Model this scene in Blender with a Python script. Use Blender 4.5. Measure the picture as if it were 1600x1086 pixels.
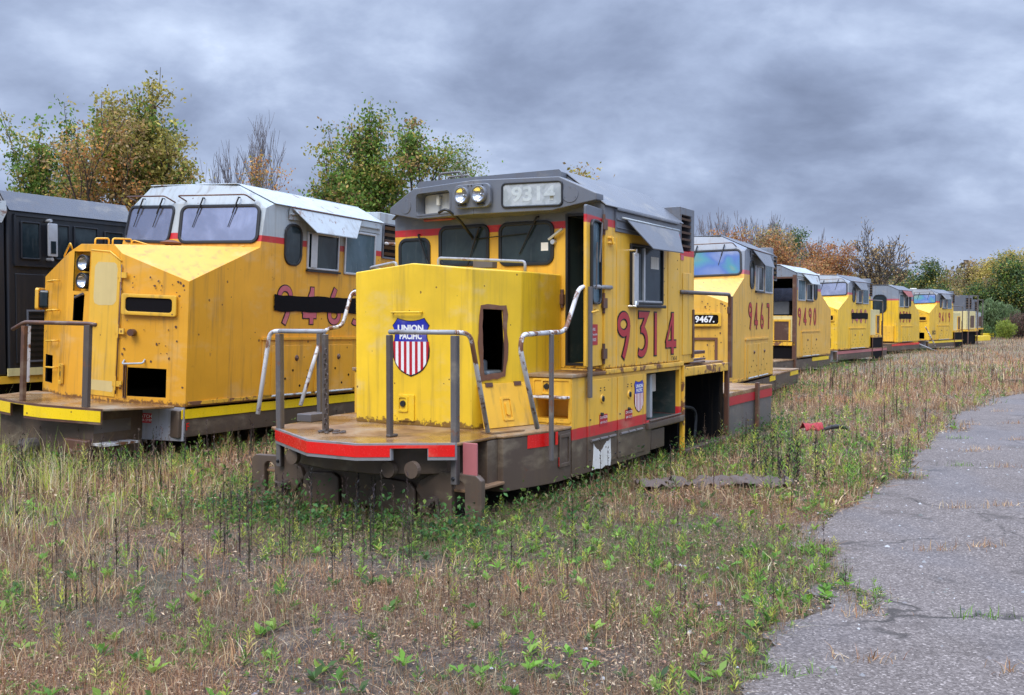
import bpy, bmesh, math, random
import numpy as np
from mathutils import Vector, Matrix
random.seed(7); rng = np.random.default_rng(11)
scene = bpy.context.scene
for o in list(bpy.data.objects): bpy.data.objects.remove(o)
COL = scene.collection
R = math.radians

# ------------------------------------------------------------ camera, sky, sun, exposure
cam_d = bpy.data.cameras.new('camera'); cam = bpy.data.objects.new('camera', cam_d); COL.objects.link(cam)
cam.location = (0, 0, 1.95); cam.rotation_euler = (R(90) - math.atan(43/1500), 0, 0)
cam_d.sensor_width = 36; cam_d.lens = 36*1500/1600; cam_d.clip_start = .05; cam_d.clip_end = 3000
scene.camera = cam
scene.view_settings.view_transform = 'Standard'; scene.view_settings.look = 'None'
scene.view_settings.gamma = 1; scene.view_settings.exposure = 0.62
SUN_EL, SUN_AZ = R(48), R(200)      # azimuth measured clockwise from +Y
sd = bpy.data.lights.new('sun', 'SUN'); sd.energy = 1.5; sd.angle = R(28); sd.color = (1, .95, .88)
sun = bpy.data.objects.new('sun', sd); COL.objects.link(sun)
sv = Vector((math.sin(SUN_AZ)*math.cos(SUN_EL), math.cos(SUN_AZ)*math.cos(SUN_EL), math.sin(SUN_EL)))
sun.rotation_euler = sv.to_track_quat('Z', 'Y').to_euler()

class NT:
    def __init__(s, tree): s.t = tree; s.n = tree.nodes; s.l = tree.links
    def add(s, typ, **kw):
        nd = s.n.new(typ)
        for k, v in kw.items():
            if k[0] == 'i' and (k[1].isdigit() or k[1].isupper()):
                key = k[1:]; key = int(key) if key.isdigit() else key.replace('_', ' ')
                if isinstance(v, bpy.types.NodeSocket): s.l.new(v, nd.inputs[key])
                else: nd.inputs[key].default_value = v
            else: setattr(nd, k, v)
        return nd
    def math(s, op, a, b=0.0, c=0.0): return s.add('ShaderNodeMath', operation=op, i0=a, i1=b, i2=c).outputs[0]
    def noise(s, vec, scale, detail=3, rough=.55, dist=0, dim='3D'):
        return s.add('ShaderNodeTexNoise', noise_dimensions=dim, iVector=vec, iScale=scale, iDetail=detail, iRoughness=rough, iDistortion=dist).outputs[0]
    def ramp(s, fac, stops, interp='LINEAR'):
        nd = s.add('ShaderNodeValToRGB', iFac=fac); cr = nd.color_ramp; cr.interpolation = interp
        while len(cr.elements) < len(stops): cr.elements.new(.5)
        for e, (p, c) in zip(cr.elements, stops):
            e.position = p; e.color = c if len(c) == 4 else (*c, 1)
        return nd.outputs[0]
    def mix(s, fac, a, b, mode='MIX'):
        nd = s.n.new('ShaderNodeMix'); nd.data_type = 'RGBA'; nd.blend_type = mode
        for idx, v in ((0, fac), (6, a), (7, b)):
            if isinstance(v, bpy.types.NodeSocket): s.l.new(v, nd.inputs[idx])
            elif idx: nd.inputs[idx].default_value = (*v, 1) if len(v) == 3 else v
            else: nd.inputs[idx].default_value = v
        return nd.outputs[2]
    def step(s, v, a, b):       # smooth 0..1 between a and b
        return s.add('ShaderNodeMapRange', interpolation_type='SMOOTHSTEP', i0=v, i1=a, i2=b, i3=0.0, i4=1.0).outputs[0]
    def scaled(s, vec, sc, loc=(0, 0, 0)):
        return s.add('ShaderNodeMapping', iVector=vec, iScale=sc, iLocation=loc).outputs[0]

W = bpy.data.worlds.new('World'); scene.world = W; W.use_nodes = True
w = NT(W.node_tree); w.n.clear()
tc = w.add('ShaderNodeTexCoord').outputs['Generated']
sp = w.add('ShaderNodeSeparateXYZ', i0=tc)
zc = w.math('ADD', w.math('MAXIMUM', sp.outputs[2], 0.0), .42)
proj = w.add('ShaderNodeCombineXYZ', i0=w.math('DIVIDE', sp.outputs[0], zc), i1=w.math('DIVIDE', sp.outputs[1], zc), i2=0.0).outputs[0]
pm = w.scaled(proj, (1, 1.0, 1), (5.6, 9.2, 0))
n1 = w.noise(pm, .95, 6, .50, .1)
n2 = w.noise(w.scaled(proj, (1, 1.15, 1), (2.3, 14.4, 2)), 2.9, 9, .56, .15)
nn = w.math('ADD', w.math('MULTIPLY', n1, .55), w.math('MULTIPLY', n2, .45))
clouds = w.ramp(nn, [(.37, (.135, .168, .258)), (.44, (.190, .235, .350)), (.505, (.275, .335, .475)), (.57, (.41, .485, .64)), (.63, (.60, .68, .82))])
hz = w.step(sp.outputs[2], .16, -.01)
clouds = w.mix(w.math('MULTIPLY', hz, .55), clouds, (.220, .262, .385))
up = w.step(sp.outputs[2], .30, .85)
gain = w.math('ADD', 1.0, w.math('MULTIPLY', up, 4.2))
cl2 = w.add('ShaderNodeVectorMath', operation='SCALE', i0=clouds); w.l.new(gain, cl2.inputs['Scale'])
sky = w.add('ShaderNodeTexSky', sky_type='NISHITA', sun_disc=False, sun_elevation=SUN_EL, sun_rotation=SUN_AZ, air_density=1.5, dust_density=3)
sk = w.add('ShaderNodeVectorMath', operation='SCALE', i0=sky.outputs[0]); sk.inputs['Scale'].default_value = .05
both = w.add('ShaderNodeVectorMath', operation='ADD', i0=sk.outputs[0], i1=cl2.outputs[0])
allm = w.mix(.04, cl2.outputs[0], both.outputs[0])
bg = w.add('ShaderNodeBackground', iColor=allm, iStrength=1.0)
wo = w.add('ShaderNodeOutputWorld'); w.l.new(bg.outputs[0], wo.inputs[0])

# ------------------------------------------------------------ materials
MATS = {}
def newmat(name):
    m = bpy.data.materials.new(name); m.use_nodes = True; m.node_tree.nodes.clear()
    n = NT(m.node_tree); MATS[name] = m
    out = n.add('ShaderNodeOutputMaterial'); b = n.add('ShaderNodeBsdfPrincipled')
    n.l.new(b.outputs[0], out.inputs[0]); return m, n, b
def setb(n, b, **kw):
    for k, v in kw.items():
        k = k.replace('_', ' ')
        if isinstance(v, bpy.types.NodeSocket): n.l.new(v, b.inputs[k])
        else: b.inputs[k].default_value = (*v, 1) if isinstance(v, tuple) and len(v) == 3 else v
RUST = (.115, .042, .016)
def paint(name, base, zones=(), rust=.5, rough=.42, vary=.22, spec=.5, streak=1.0, zb=None, dents=.25, seed=0, speck=1.0, soft=.006, chalk=.22):
    """weathered paint; zones = [(z, colour)] in the unit's own height, each colour from z upward"""
    m, n, b = newmat(name)
    co = n.add('ShaderNodeTexCoord').outputs['Object']
    co = n.scaled(co, (1, 1, 1), (0, 0, 0)); z = n.add('ShaderNodeSeparateXYZ', i0=co).outputs[2]
    cs = n.scaled(co, (1, 1, 1), (seed*3.7, seed*1.9, seed*2.3))
    c = base
    nz = n.math('ADD', z, n.math('MULTIPLY', n.math('SUBTRACT', n.noise(cs, 6, 3), .5), .012))
    first = True
    for (zz, cc) in zones:
        f = n.step(nz, zz - soft, zz + soft); c = n.mix(f, c, cc)
    if not isinstance(c, bpy.types.NodeSocket):
        c = n.mix(0.0, c, c)
    big = n.noise(cs, .9, 5, .6)
    fade = n.math('MULTIPLY_ADD', n.math('SUBTRACT', big, .5), vary*2.2, 1.0)
    c = n.mix(1.0, c, n.add('ShaderNodeCombineColor', i0=fade, i1=fade, i2=fade).outputs[0], 'MULTIPLY')
    # chalky fading
    ch = n.step(n.noise(n.scaled(cs, (1.2, 1.2, 2.2)), 1.3, 6, .65), .52, .74)
    c = n.mix(n.math('MULTIPLY', ch, chalk), c, (.62, .52, .34))
    # vertical grime streaks
    st = n.noise(n.scaled(cs, (9, 9, .55)), 1.0, 5, .6)
    s1 = n.math('MULTIPLY', n.step(st, .48, .76), .50*streak)
    c = n.mix(s1, c, (.13, .085, .045))
    st2 = n.step(n.noise(n.scaled(cs, (26, 26, 1.1)), 1.0, 3, .5), .66, .76)
    c = n.mix(n.math('MULTIPLY', st2, .5*streak*rust), c, (.16, .055, .02))
    # rust chips
    vo = n.add('ShaderNodeTexVoronoi', iVector=n.scaled(cs, (1, 1, 1)), iScale=11.0); vd = vo.outputs['Distance']
    vr = n.add('ShaderNodeSeparateColor', i0=vo.outputs['Color']).outputs[0]
    lim = n.math('MULTIPLY', n.math('SUBTRACT', vr, .66), .75*speck)
    lim = n.math('MULTIPLY', lim, n.step(n.noise(cs, 1.6, 3, .6), .42, .62))
    chip = n.math('LESS_THAN', n.math('ADD', vd, n.math('MULTIPLY', n.noise(cs, 60, 3, .7), .12)), n.math('ADD', lim, .045))
    c = n.mix(n.math('MULTIPLY', chip, .85), c, RUST)
    pn = n.noise(cs, 3.2, 8, .72)
    patch = n.step(pn, .70 - .12*rust, .74 - .10*rust)
    c = n.mix(n.math('MULTIPLY', patch, .8*rust), c, (.17, .07, .03))
    if zb is not None:          # corrosion creeping up from the bottom edge
        e = n.math('ADD', n.step(z, zb + .16, zb - .01), n.math('MULTIPLY', n.math('SUBTRACT', n.noise(cs, 14, 6, .7), .62), 2.2))
        c = n.mix(n.math('MULTIPLY', n.step(e, .35, .6), .85), c, RUST)
    fine = n.noise(cs, 45, 3, .6)
    rg = n.math('ADD', rough, n.math('MULTIPLY', n.math('ADD', patch, n.math('SUBTRACT', fine, .5)), .25))
    bh = n.math('ADD', n.math('MULTIPLY', n.noise(cs, 1.7, 2), dents), n.math('MULTIPLY', fine, .006))
    bh = n.math('SUBTRACT', bh, n.math('MULTIPLY', chip, .004))
    bump = n.add('ShaderNodeBump', iHeight=bh, iStrength=.35, iDistance=.06)
    setb(n, b, Base_Color=c, Roughness=rg, Normal=bump.outputs[0]); b.inputs['Specular IOR Level'].default_value = spec
    return m
YEL = (.76, .42, .035); YELN = (.80, .51, .022); RED = (.50, .018, .022); GRY = (.125, .135, .155); LGRY = (.40, .44, .45); BRN = (.088, .060, .042)
M = {}
M['nose'] = paint('lemon_yellow_paint', YELN, rust=.22, streak=.75, vary=.36, zb=.775, rough=.4, dents=.5, seed=1, speck=.75, chalk=.34)
M['cab'] = paint('yellow_cab_paint', YEL, [(3.06, RED), (3.15, GRY)], rust=.3, streak=.75, zb=1.33, seed=2, speck=.4)
M['cabinet'] = paint('yellow_cabinet_paint', BRN, [(.605, RED), (.73, YEL)], rust=.3, seed=3, speck=.6)
M['gray'] = paint('gray_paint', GRY, rust=.15, streak=.5, seed=4, rough=.38, speck=.4)
M['grayroof'] = paint('gray_roof_paint', (.125, .135, .155), rust=.2, streak=.4, seed=5, rough=.3, speck=.4)
M['wgray'] = paint('pale_gray_paint', LGRY, rust=1.0, streak=.8, seed=6, rough=.4)
M['yellow'] = paint('yellow_paint', YEL, rust=.35, seed=7)
M['yelbeam'] = paint('rusty_yellow_paint', YEL, rust=1.6, streak=1.5, seed=8)
M['pale'] = paint('pale_yellow_primer', (.66, .56, .26), rust=.2, streak=.6, seed=9, speck=.5)
M['patch'] = paint('primer_patch', (.62, .47, .19), rust=.0, streak=.2, seed=10, speck=.4)
M['brown'] = paint('brown_gray_underframe', BRN, rust=.5, streak=1.0, seed=11, rough=.5)
M['steel'] = paint('gray_steel_paint', (.115, .103, .098), rust=.9, streak=.8, seed=12)
M['post'] = paint('dark_post_paint', (.080, .066, .058), rust=.8, streak=1.1, seed=13)
M['rail'] = paint('white_rail_paint', (.30, .30, .31), rust=.9, streak=1.3, seed=14, rough=.35)
M['white'] = paint('chipped_white_paint', (.62, .61, .60), rust=1.6, streak=1.2, seed=15, rough=.35, speck=1.6)
M['rustpost'] = paint('rusted_post', (.10, .045, .028), rust=1, seed=16)
M['redband'] = paint('red_reflective_band', (.72, .012, .01), rust=.0, streak=.15, seed=17, rough=.25, vary=.15, speck=.2)
M['yelband'] = paint('yellow_reflective_band', (.86, .58, .008), rust=.1, streak=.25, seed=18, rough=.3)
M['pinkband'] = paint('faded_red_band', (.42, .13, .13), rust=.2, streak=.5, seed=19)
M['red'] = paint('red_lettering', (.42, .010, .020), rust=.0, streak=.15, seed=20, rough=.4, dents=0, chalk=.0)
M['pink'] = paint('faded_red_lettering', (.50, .10, .13), rust=.15, streak=.4, seed=21, dents=0)
M['blue'] = paint('blue_emblem', (.012, .02, .32), rust=.0, streak=.1, seed=22, dents=0, speck=.1)
M['wletter'] = paint('white_lettering', (.78, .78, .76), rust=.0, streak=.1, seed=23, dents=0, speck=.1)
M['black'] = paint('black_paint_and_shade', (.006, .005, .006), rust=.0, streak=.0, spec=.12, seed=24, rough=.8, speck=.2, chalk=.0)  # real black paint; also the painted shade in the bay and rear openings
M['blacklet'] = paint('black_outline', (.012, .010, .010), rust=.0, streak=.0, seed=25, rough=.5, dents=0, speck=.1, chalk=.0)
M['dark'] = paint('dark_interior', (.008, .008, .009), rust=.1, spec=.15, rough=.8, seed=26, chalk=.0)
M['greeni'] = paint('dark_green_interior', (.035, .055, .048), rust=.1, streak=.5, rough=.4, seed=27, speck=.3)
M['whitei'] = paint('pale_equipment', (.33, .36, .36), rust=.2, seed=28)
M['rubber'] = paint('rubber', (.012, .013, .015), rust=.0, streak=.1, rough=.45, seed=29, speck=.1, chalk=.0)
M['torch'] = paint('torch_cut_edge', (.16, .065, .035), rust=1, rough=.8, seed=30)
M['redrail'] = paint('red_brown_iron', (.28, .05, .04), rust=.3, seed=31)
M['blackunit'] = paint('black_locomotive_paint', (.012, .014, .018), rust=.05, streak=.35, seed=32, rough=.33, speck=.2, chalk=.0)
M['blackroof'] = paint('black_locomotive_roof', (.05, .055, .07), rust=.0, streak=.4, seed=33, rough=.28, speck=.2)
M['paper'] = paint('torn_paper_label', (.72, .70, .64), rust=.0, streak=.7, seed=34, dents=0)
M['cream'] = paint('cream_plastic', (.62, .60, .52), rust=.1, seed=35)
M['louver'] = paint('rusty_louver', (.085, .042, .028), rust=.7, seed=36)
def wide_paint(name, grey, red2=RED, seed=40, yel=YEL, rust=.4, streak=.95):
    return paint(name, yel, [(3.19, red2), (3.29, grey)], rust=rust, streak=streak, zb=.72, seed=seed, speck=1.1)
M['wide1'] = wide_paint('orange_yellow_wide_cab', LGRY, seed=40, yel=(.74, .345, .018), rust=.5, streak=1.0)
M['wide2'] = wide_paint('yellow_wide_cab_b', (.20, .225, .26), (.45, .10, .12), seed=43, yel=(.72, .40, .05))
M['wide3'] = wide_paint('yellow_wide_cab_c', (.22, .25, .29), (.45, .10, .12), seed=46, yel=(.78, .47, .02), rust=.25)
M['wide4'] = wide_paint('yellow_wide_cab_d', (.15, .165, .19), seed=49, yel=(.76, .45, .02), rust=.3)

def deckmat():
    m, n, b = newmat('rusty_wet_deck'); co = n.add('ShaderNodeTexCoord').outputs['Object']
    a = n.noise(co, 1.6, 8, .65, .3); f = n.noise(co, 22, 5, .7)
    c = n.ramp(a, [(.3, (.10, .045, .016)), (.44, (.23, .115, .040)), (.54, (.30, .18, .085)), (.66, (.30, .235, .16))])
    c = n.mix(n.math('MULTIPLY', n.step(f, .5, .75), .5), c, (.07, .03, .014))
    wet = n.step(n.noise(co, 1.1, 4, .5), .42, .58)
    setb(n, b, Base_Color=c, Roughness=n.math('MULTIPLY_ADD', wet, .42, .16), Normal=n.add('ShaderNodeBump', iHeight=f, iStrength=.25, iDistance=.01).outputs[0])
    return m
M['deck'] = deckmat()
M['edge'] = paint('scuffed_gray_edge', (.22, .215, .22), rust=.7, seed=71)
M['aluplate'] = paint('dull_metal_plate', (.27, .265, .28), rust=.5, seed=72)
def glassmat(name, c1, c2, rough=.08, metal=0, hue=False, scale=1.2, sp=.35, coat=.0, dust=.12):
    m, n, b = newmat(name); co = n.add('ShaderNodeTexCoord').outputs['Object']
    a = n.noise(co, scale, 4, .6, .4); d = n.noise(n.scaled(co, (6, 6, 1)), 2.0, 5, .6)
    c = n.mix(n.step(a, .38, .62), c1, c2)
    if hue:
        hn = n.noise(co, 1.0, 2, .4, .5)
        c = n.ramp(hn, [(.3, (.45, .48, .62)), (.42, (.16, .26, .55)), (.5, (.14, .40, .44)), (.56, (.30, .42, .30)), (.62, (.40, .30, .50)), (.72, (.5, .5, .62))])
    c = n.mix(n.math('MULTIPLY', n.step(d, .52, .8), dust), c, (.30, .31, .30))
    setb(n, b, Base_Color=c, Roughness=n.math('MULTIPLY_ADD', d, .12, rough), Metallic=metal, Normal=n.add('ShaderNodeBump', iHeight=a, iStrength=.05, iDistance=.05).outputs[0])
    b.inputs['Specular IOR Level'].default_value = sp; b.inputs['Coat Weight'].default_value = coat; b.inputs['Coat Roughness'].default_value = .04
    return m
M['glass'] = glassmat('dark_window_glass', (.012, .020, .024), (.03, .045, .05), metal=.0)
M['glassblue'] = glassmat('hazy_blue_glass', (.085, .14, .17), (.045, .085, .10), rough=.2)
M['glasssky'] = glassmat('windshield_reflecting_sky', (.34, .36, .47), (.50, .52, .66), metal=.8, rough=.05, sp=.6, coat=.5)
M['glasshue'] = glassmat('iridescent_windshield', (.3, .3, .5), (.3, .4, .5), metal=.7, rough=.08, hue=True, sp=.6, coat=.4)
M['glassfrost'] = glassmat('weathered_number_glass', (.30, .33, .34), (.42, .45, .47), rough=.3, scale=9)
def simple(name, c, rough=.5, metal=0):
    m, n, b = newmat(name); co = n.add('ShaderNodeTexCoord').outputs['Object']
    k = n.math('MULTIPLY_ADD', n.noise(co, 9, 4, .6), .5, .75)
    cc = n.mix(1.0, c, n.add('ShaderNodeCombineColor', i0=k, i1=k, i2=k).outputs[0], 'MULTIPLY')
    setb(n, b, Base_Color=cc, Roughness=rough, Metallic=metal); M[name] = m; return m
simple('chrome', (.75, .75, .76), .12, 1); simple('alum', (.52, .53, .54), .38, .6); simple('chain', (.10, .075, .06), .6, .4)
simple('lens', (.62, .64, .66), .06, .85); simple('stone', (.40, .37, .35), .9); simple('tarp', (.11, .082, .068), .9); simple('redcloth', (.34, .035, .04), .8)
simple('tyre', (.03, .027, .026), .7); simple('woodplank', (.21, .12, .06), .8)
simple('boxgray', (.30, .30, .29), .6)

def attrmat(name, rough=.8, trans=.0, var=True):
    m, n, b = newmat(name)
    at = n.add('ShaderNodeAttribute', attribute_name='Col').outputs[0]
    setb(n, b, Base_Color=at, Roughness=rough); b.inputs['Specular IOR Level'].default_value = .25
    if trans:
        t = n.add('ShaderNodeBsdfTranslucent', iColor=at); mx = n.add('ShaderNodeMixShader', iFac=trans)
        n.l.new(b.outputs[0], mx.inputs[1]); n.l.new(t.outputs[0], mx.inputs[2])
        n.l.new(mx.outputs[0], [q for q in n.n if q.type == 'OUTPUT_MATERIAL'][0].inputs[0])
    M[name] = m; return m
attrmat('leafmat', .6, .45); attrmat('grassmat', .7, .25)
def barkmat():
    m, n, b = newmat('bark'); co = n.add('ShaderNodeTexCoord').outputs['Object']
    f = n.noise(n.scaled(co, (6, 6, 1.2)), 2.5, 6, .7)
    setb(n, b, Base_Color=n.ramp(f, [(.3, (.030, .023, .019)), (.7, (.11, .085, .07))]), Roughness=.9); M['bark'] = m
barkmat()
def barkpale():
    m, n, b = newmat('pale_bark'); co = n.add('ShaderNodeTexCoord').outputs['Object']
    f = n.noise(n.scaled(co, (6, 6, 1.2)), 2.5, 6, .7)
    setb(n, b, Base_Color=n.ramp(f, [(.3, (.13, .12, .13)), (.7, (.22, .20, .21))]), Roughness=.9); M['barkpale'] = m
barkpale()

def groundmat():
    m, n, b = newmat('weedy_soil'); co = n.add('ShaderNodeTexCoord').outputs['Object']
    a = n.noise(co, .35, 6, .6); f = n.noise(co, 9, 7, .72); g = n.noise(co, 60, 4, .7)
    c = n.ramp(f, [(.28, (.022, .016, .012)), (.45, (.060, .044, .033)), (.58, (.115, .085, .062)), (.74, (.22, .175, .13))])
    c = n.mix(n.math('MULTIPLY', n.step(a, .50, .62), .5), c, (.045, .060, .020))
    far = n.step(n.add('ShaderNodeSeparateXYZ', i0=co).outputs[1], 14, 34)
    farc = n.ramp(n.noise(n.scaled(co, (1, 1.6, 1)), .55, 7, .68), [(.32, (.075, .075, .030)), (.45, (.14, .105, .055)), (.58, (.21, .155, .085)), (.72, (.26, .20, .12))])
    c = n.mix(n.math('MULTIPLY', far, .8), c, farc)
    c = n.mix(n.math('MULTIPLY', n.step(n.add('ShaderNodeTexVoronoi', iVector=co, iScale=26.0).outputs['Distance'], .16, .05), n.step(a, .58, .46)), c, (.24, .23, .22))
    bh = n.math('ADD', f, n.math('MULTIPLY', g, .35))
    setb(n, b, Base_Color=c, Roughness=.85, Normal=n.add('ShaderNodeBump', iHeight=bh, iStrength=.8, iDistance=.05).outputs[0])
    M['ground'] = m
groundmat()
def asphaltmat():
    m, n, b = newmat('old_asphalt'); co = n.add('ShaderNodeTexCoord').outputs['Object']
    a = n.noise(co, .5, 7, .6, .2); f = n.noise(co, 38, 5, .75)
    vo = n.add('ShaderNodeTexVoronoi', iVector=co, iScale=75.0); r_ = n.add('ShaderNodeSeparateColor', i0=vo.outputs['Color']).outputs[0]
    c = n.ramp(r_, [(.0, (.060, .054, .051)), (.35, (.105, .096, .091)), (.7, (.15, .138, .132)), (.93, (.21, .197, .19)), (1, (.38, .36, .345))])
    c = n.mix(.32, c, n.ramp(a, [(.3, (.060, .053, .050)), (.5, (.105, .094, .088)), (.7, (.145, .135, .132))]))
    sp2 = n.add('ShaderNodeTexVoronoi', iVector=co, iScale=42.0); c = n.mix(n.math('MULTIPLY', n.math('LESS_THAN', sp2.outputs['Distance'], .22), n.math('GREATER_THAN', n.add('ShaderNodeSeparateColor', i0=sp2.outputs['Color']).outputs[1], .80)), c, (.24, .225, .215))
    c = n.mix(n.math('MULTIPLY', n.math('LESS_THAN', sp2.outputs['Distance'], .26), n.math('LESS_THAN', n.add('ShaderNodeSeparateColor', i0=sp2.outputs['Color']).outputs[1], .12)), c, (.05, .045, .042))
    c = n.mix(1.0, c, (1.20, 1.08, .99), 'MULTIPLY'); dirt = n.step(n.noise(co, 1.3, 6, .7, .3), .54, .68)
    c = n.mix(n.math('MULTIPLY', dirt, .6), c, (.062, .050, .042))
    cr = n.add('ShaderNodeTexVoronoi', feature='DISTANCE_TO_EDGE', iVector=n.add('ShaderNodeVectorMath', operation='ADD', i0=co, i1=n.add('ShaderNodeVectorMath', operation='SCALE', i0=n.add('ShaderNodeTexNoise', iVector=co, iScale=2.0, iDetail=5.0).outputs[1], iScale=.5).outputs[0]).outputs[0], iScale=.42).outputs[0]
    crack = n.math('MULTIPLY', n.step(cr, .012, .003), n.step(a, .46, .6))
    c = n.mix(n.math('MULTIPLY', crack, .75), c, (.035, .03, .025))
    wet = n.step(n.noise(n.scaled(co, (1, .6, 1), (5, 2, 0)), .55, 4, .5), .48, .62)
    c = n.mix(n.math('MULTIPLY', wet, .15), c, (.06, .06, .075))
    h = n.math('SUBTRACT', n.math('ADD', n.math('MULTIPLY', vo.outputs['Distance'], -.8), f), n.math('MULTIPLY', crack, 1.5))
    setb(n, b, Base_Color=c, Roughness=n.math('MULTIPLY_ADD', wet, -.25, .75), Normal=n.add('ShaderNodeBump', iHeight=h, iStrength=.45, iDistance=.012).outputs[0]); b.inputs['Specular IOR Level'].default_value = .18
    M['asphalt'] = m
asphaltmat()
def watermat():
    m, n, b = newmat('puddle_water'); co = n.add('ShaderNodeTexCoord').outputs['Object']
    setb(n, b, Base_Color=(.05, .05, .055), Roughness=.03, Normal=n.add('ShaderNodeBump', iHeight=n.noise(co, 9, 2), iStrength=.03).outputs[0]); M['water'] = m
watermat()

# ------------------------------------------------------------ mesh helpers
def tag(o, label=None, cat=None, group=None, kind=None):
    if label: o['label'] = label
    if cat: o['category'] = cat
    if group: o['group'] = group
    if kind: o['kind'] = kind
    return o
def link(o, parent=None):
    COL.objects.link(o)
    if parent: o.parent = parent
    return o
def empty(name, label, cat, group=None, mat=None, loc=None):
    o = bpy.data.objects.new(name, None); o.empty_display_size = .3; link(o)
    if mat is not None: o.matrix_world = mat
    if loc is not None: o.location = loc
    return tag(o, label, cat, group)
class MB:
    def __init__(s): s.v = []; s.f = []; s.m = []; s.mi = 0
    def face(s, idx): s.f.append(tuple(idx)); s.m.append(s.mi)
    def verts(s, vs):
        k = len(s.v); s.v += [tuple(p) for p in vs]; return k
    def poly(s, vs):
        k = s.verts(vs); s.face(range(k, k + len(vs))); return s
    def mesh(s, vs, fs):
        k = s.verts(vs)
        for f in fs: s.face([k + i for i in f])
        return s
    def box(s, x0, x1, y0, y1, z0, z1):
        return s.mesh([(x, y, z) for z in (z0, z1) for y in (y0, y1) for x in (x0, x1)],
                      [(0, 2, 3, 1), (4, 5, 7, 6), (0, 1, 5, 4), (2, 6, 7, 3), (0, 4, 6, 2), (1, 3, 7, 5)])
    def prism(s, pts, a, b):     # list of 3D points, swept by vector from pts+a to pts+b
        n = len(pts); A = [Vector(p) + Vector(a) for p in pts]; B = [Vector(p) + Vector(b) for p in pts]
        k = s.verts(A + B); s.face([k + i for i in range(n)][::-1]); s.face([k + n + i for i in range(n)])
        for i in range(n): j = (i + 1) % n; s.face([k + i, k + j, k + n + j, k + n + i])
        return s
    def plan(s, pts, z0, z1):    # plan polygon (x,y) counter-clockwise
        return s.prism([(x, y, 0) for x, y in pts], (0, 0, z0), (0, 0, z1))
    def tube(s, pts, r, n=8, cap=True):
        pts = [Vector(p) for p in pts]; rs = r if isinstance(r, (list, tuple)) else [r]*len(pts)
        prev = None; rings = []
        for i, p in enumerate(pts):
            d = (pts[min(i+1, len(pts)-1)] - pts[max(i-1, 0)]).normalized()
            if prev is None:
                u = d.cross(Vector((0, 0, 1)));
                if u.length < .05: u = d.cross(Vector((1, 0, 0)))
            else: u = prev - d*prev.dot(d)
            u.normalize(); prev = u; v = d.cross(u)
            rings.append(s.verts([p + (u*math.cos(2*math.pi*k/n) + v*math.sin(2*math.pi*k/n))*rs[i] for k in range(n)]))
        for a, b in zip(rings, rings[1:]):
            for k in range(n): j = (k+1) % n; s.face([a+k, a+j, b+j, b+k])
        if cap: s.face([rings[0]+k for k in range(n)][::-1]); s.face([rings[-1]+k for k in range(n)])
        return s
    def lathe(s, c, nrm, prof, n=24):      # profile of (height along normal, radius)
        c = Vector(c); d = Vector(nrm).normalized(); u = d.orthogonal().normalized(); v = d.cross(u); rings = []
        for h, r in prof: rings.append(s.verts([c + d*h + (u*math.cos(2*math.pi*k/n) + v*math.sin(2*math.pi*k/n))*r for k in range(n)]))
        for a, b in zip(rings, rings[1:]):
            for k in range(n): j = (k+1) % n; s.face([a+k, a+j, b+j, b+k])
        return s
    def disc(s, c, nrm, r0, r1=None, t=.03, n=20):    # short cylinder along normal
        c = Vector(c); nrm = Vector(nrm).normalized()
        return s.tube([c, c + nrm*t], [r0, r1 if r1 is not None else r0], n)
    def build(s, name, mats, parent=None, bevel=0, seg=2, smooth=False, cuts=None, solid=0):
        me = bpy.data.meshes.new(name); me.from_pydata(s.v, [], s.f); me.validate()
        if not isinstance(mats, (list, tuple)): mats = [mats]
        for m in mats: me.materials.append(M[m] if isinstance(m, str) else m)
        if len(me.polygons) == len(s.m): me.polygons.foreach_set('material_index', s.m)
        o = bpy.data.objects.new(name, me); link(o, None)
        if cuts or solid:
            bm = bmesh.new(); bm.from_mesh(me); bmesh.ops.remove_doubles(bm, verts=bm.verts, dist=1e-4)
            bmesh.ops.recalc_face_normals(bm, faces=bm.faces); bm.to_mesh(me); bm.free()
            if solid:
                md = o.modifiers.new('s', 'SOLIDIFY'); md.thickness = solid; md.offset = -1; md.use_even_offset = True
            tmp = []
            for c in cuts or []:
                co = c.build('cut', 'dark'); tmp.append(co)
                bm = bmesh.new(); bm.from_mesh(co.data); bmesh.ops.remove_doubles(bm, verts=bm.verts, dist=1e-4); bmesh.ops.recalc_face_normals(bm, faces=bm.faces); bm.to_mesh(co.data); bm.free()
                md = o.modifiers.new('b', 'BOOLEAN'); md.object = co; md.operation = 'DIFFERENCE'; md.solver = 'EXACT'
            dg = bpy.context.evaluated_depsgraph_get(); ev = o.evaluated_get(dg); m2 = bpy.data.meshes.new_from_object(ev)
            o.modifiers.clear(); o.data = m2; m2.name = name
            for t in tmp: bpy.data.objects.remove(t)
            me = m2
        if bevel:
            if not (cuts or solid):
                bm = bmesh.new(); bm.from_mesh(me); bmesh.ops.remove_doubles(bm, verts=bm.verts, dist=1e-4)
                bmesh.ops.recalc_face_normals(bm, faces=bm.faces); bm.to_mesh(me); bm.free()
            md = o.modifiers.new('bevel', 'BEVEL'); md.width = bevel; md.segments = seg; md.limit_method = 'ANGLE'; md.angle_limit = R(22); md.harden_normals = False
            for p in me.polygons: p.use_smooth = True
            md = o.modifiers.new('wn', 'WEIGHTED_NORMAL'); md.keep_sharp = False
        elif smooth:
            for p in me.polygons: p.use_smooth = True
        if parent: o.parent = parent
        return o
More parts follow.
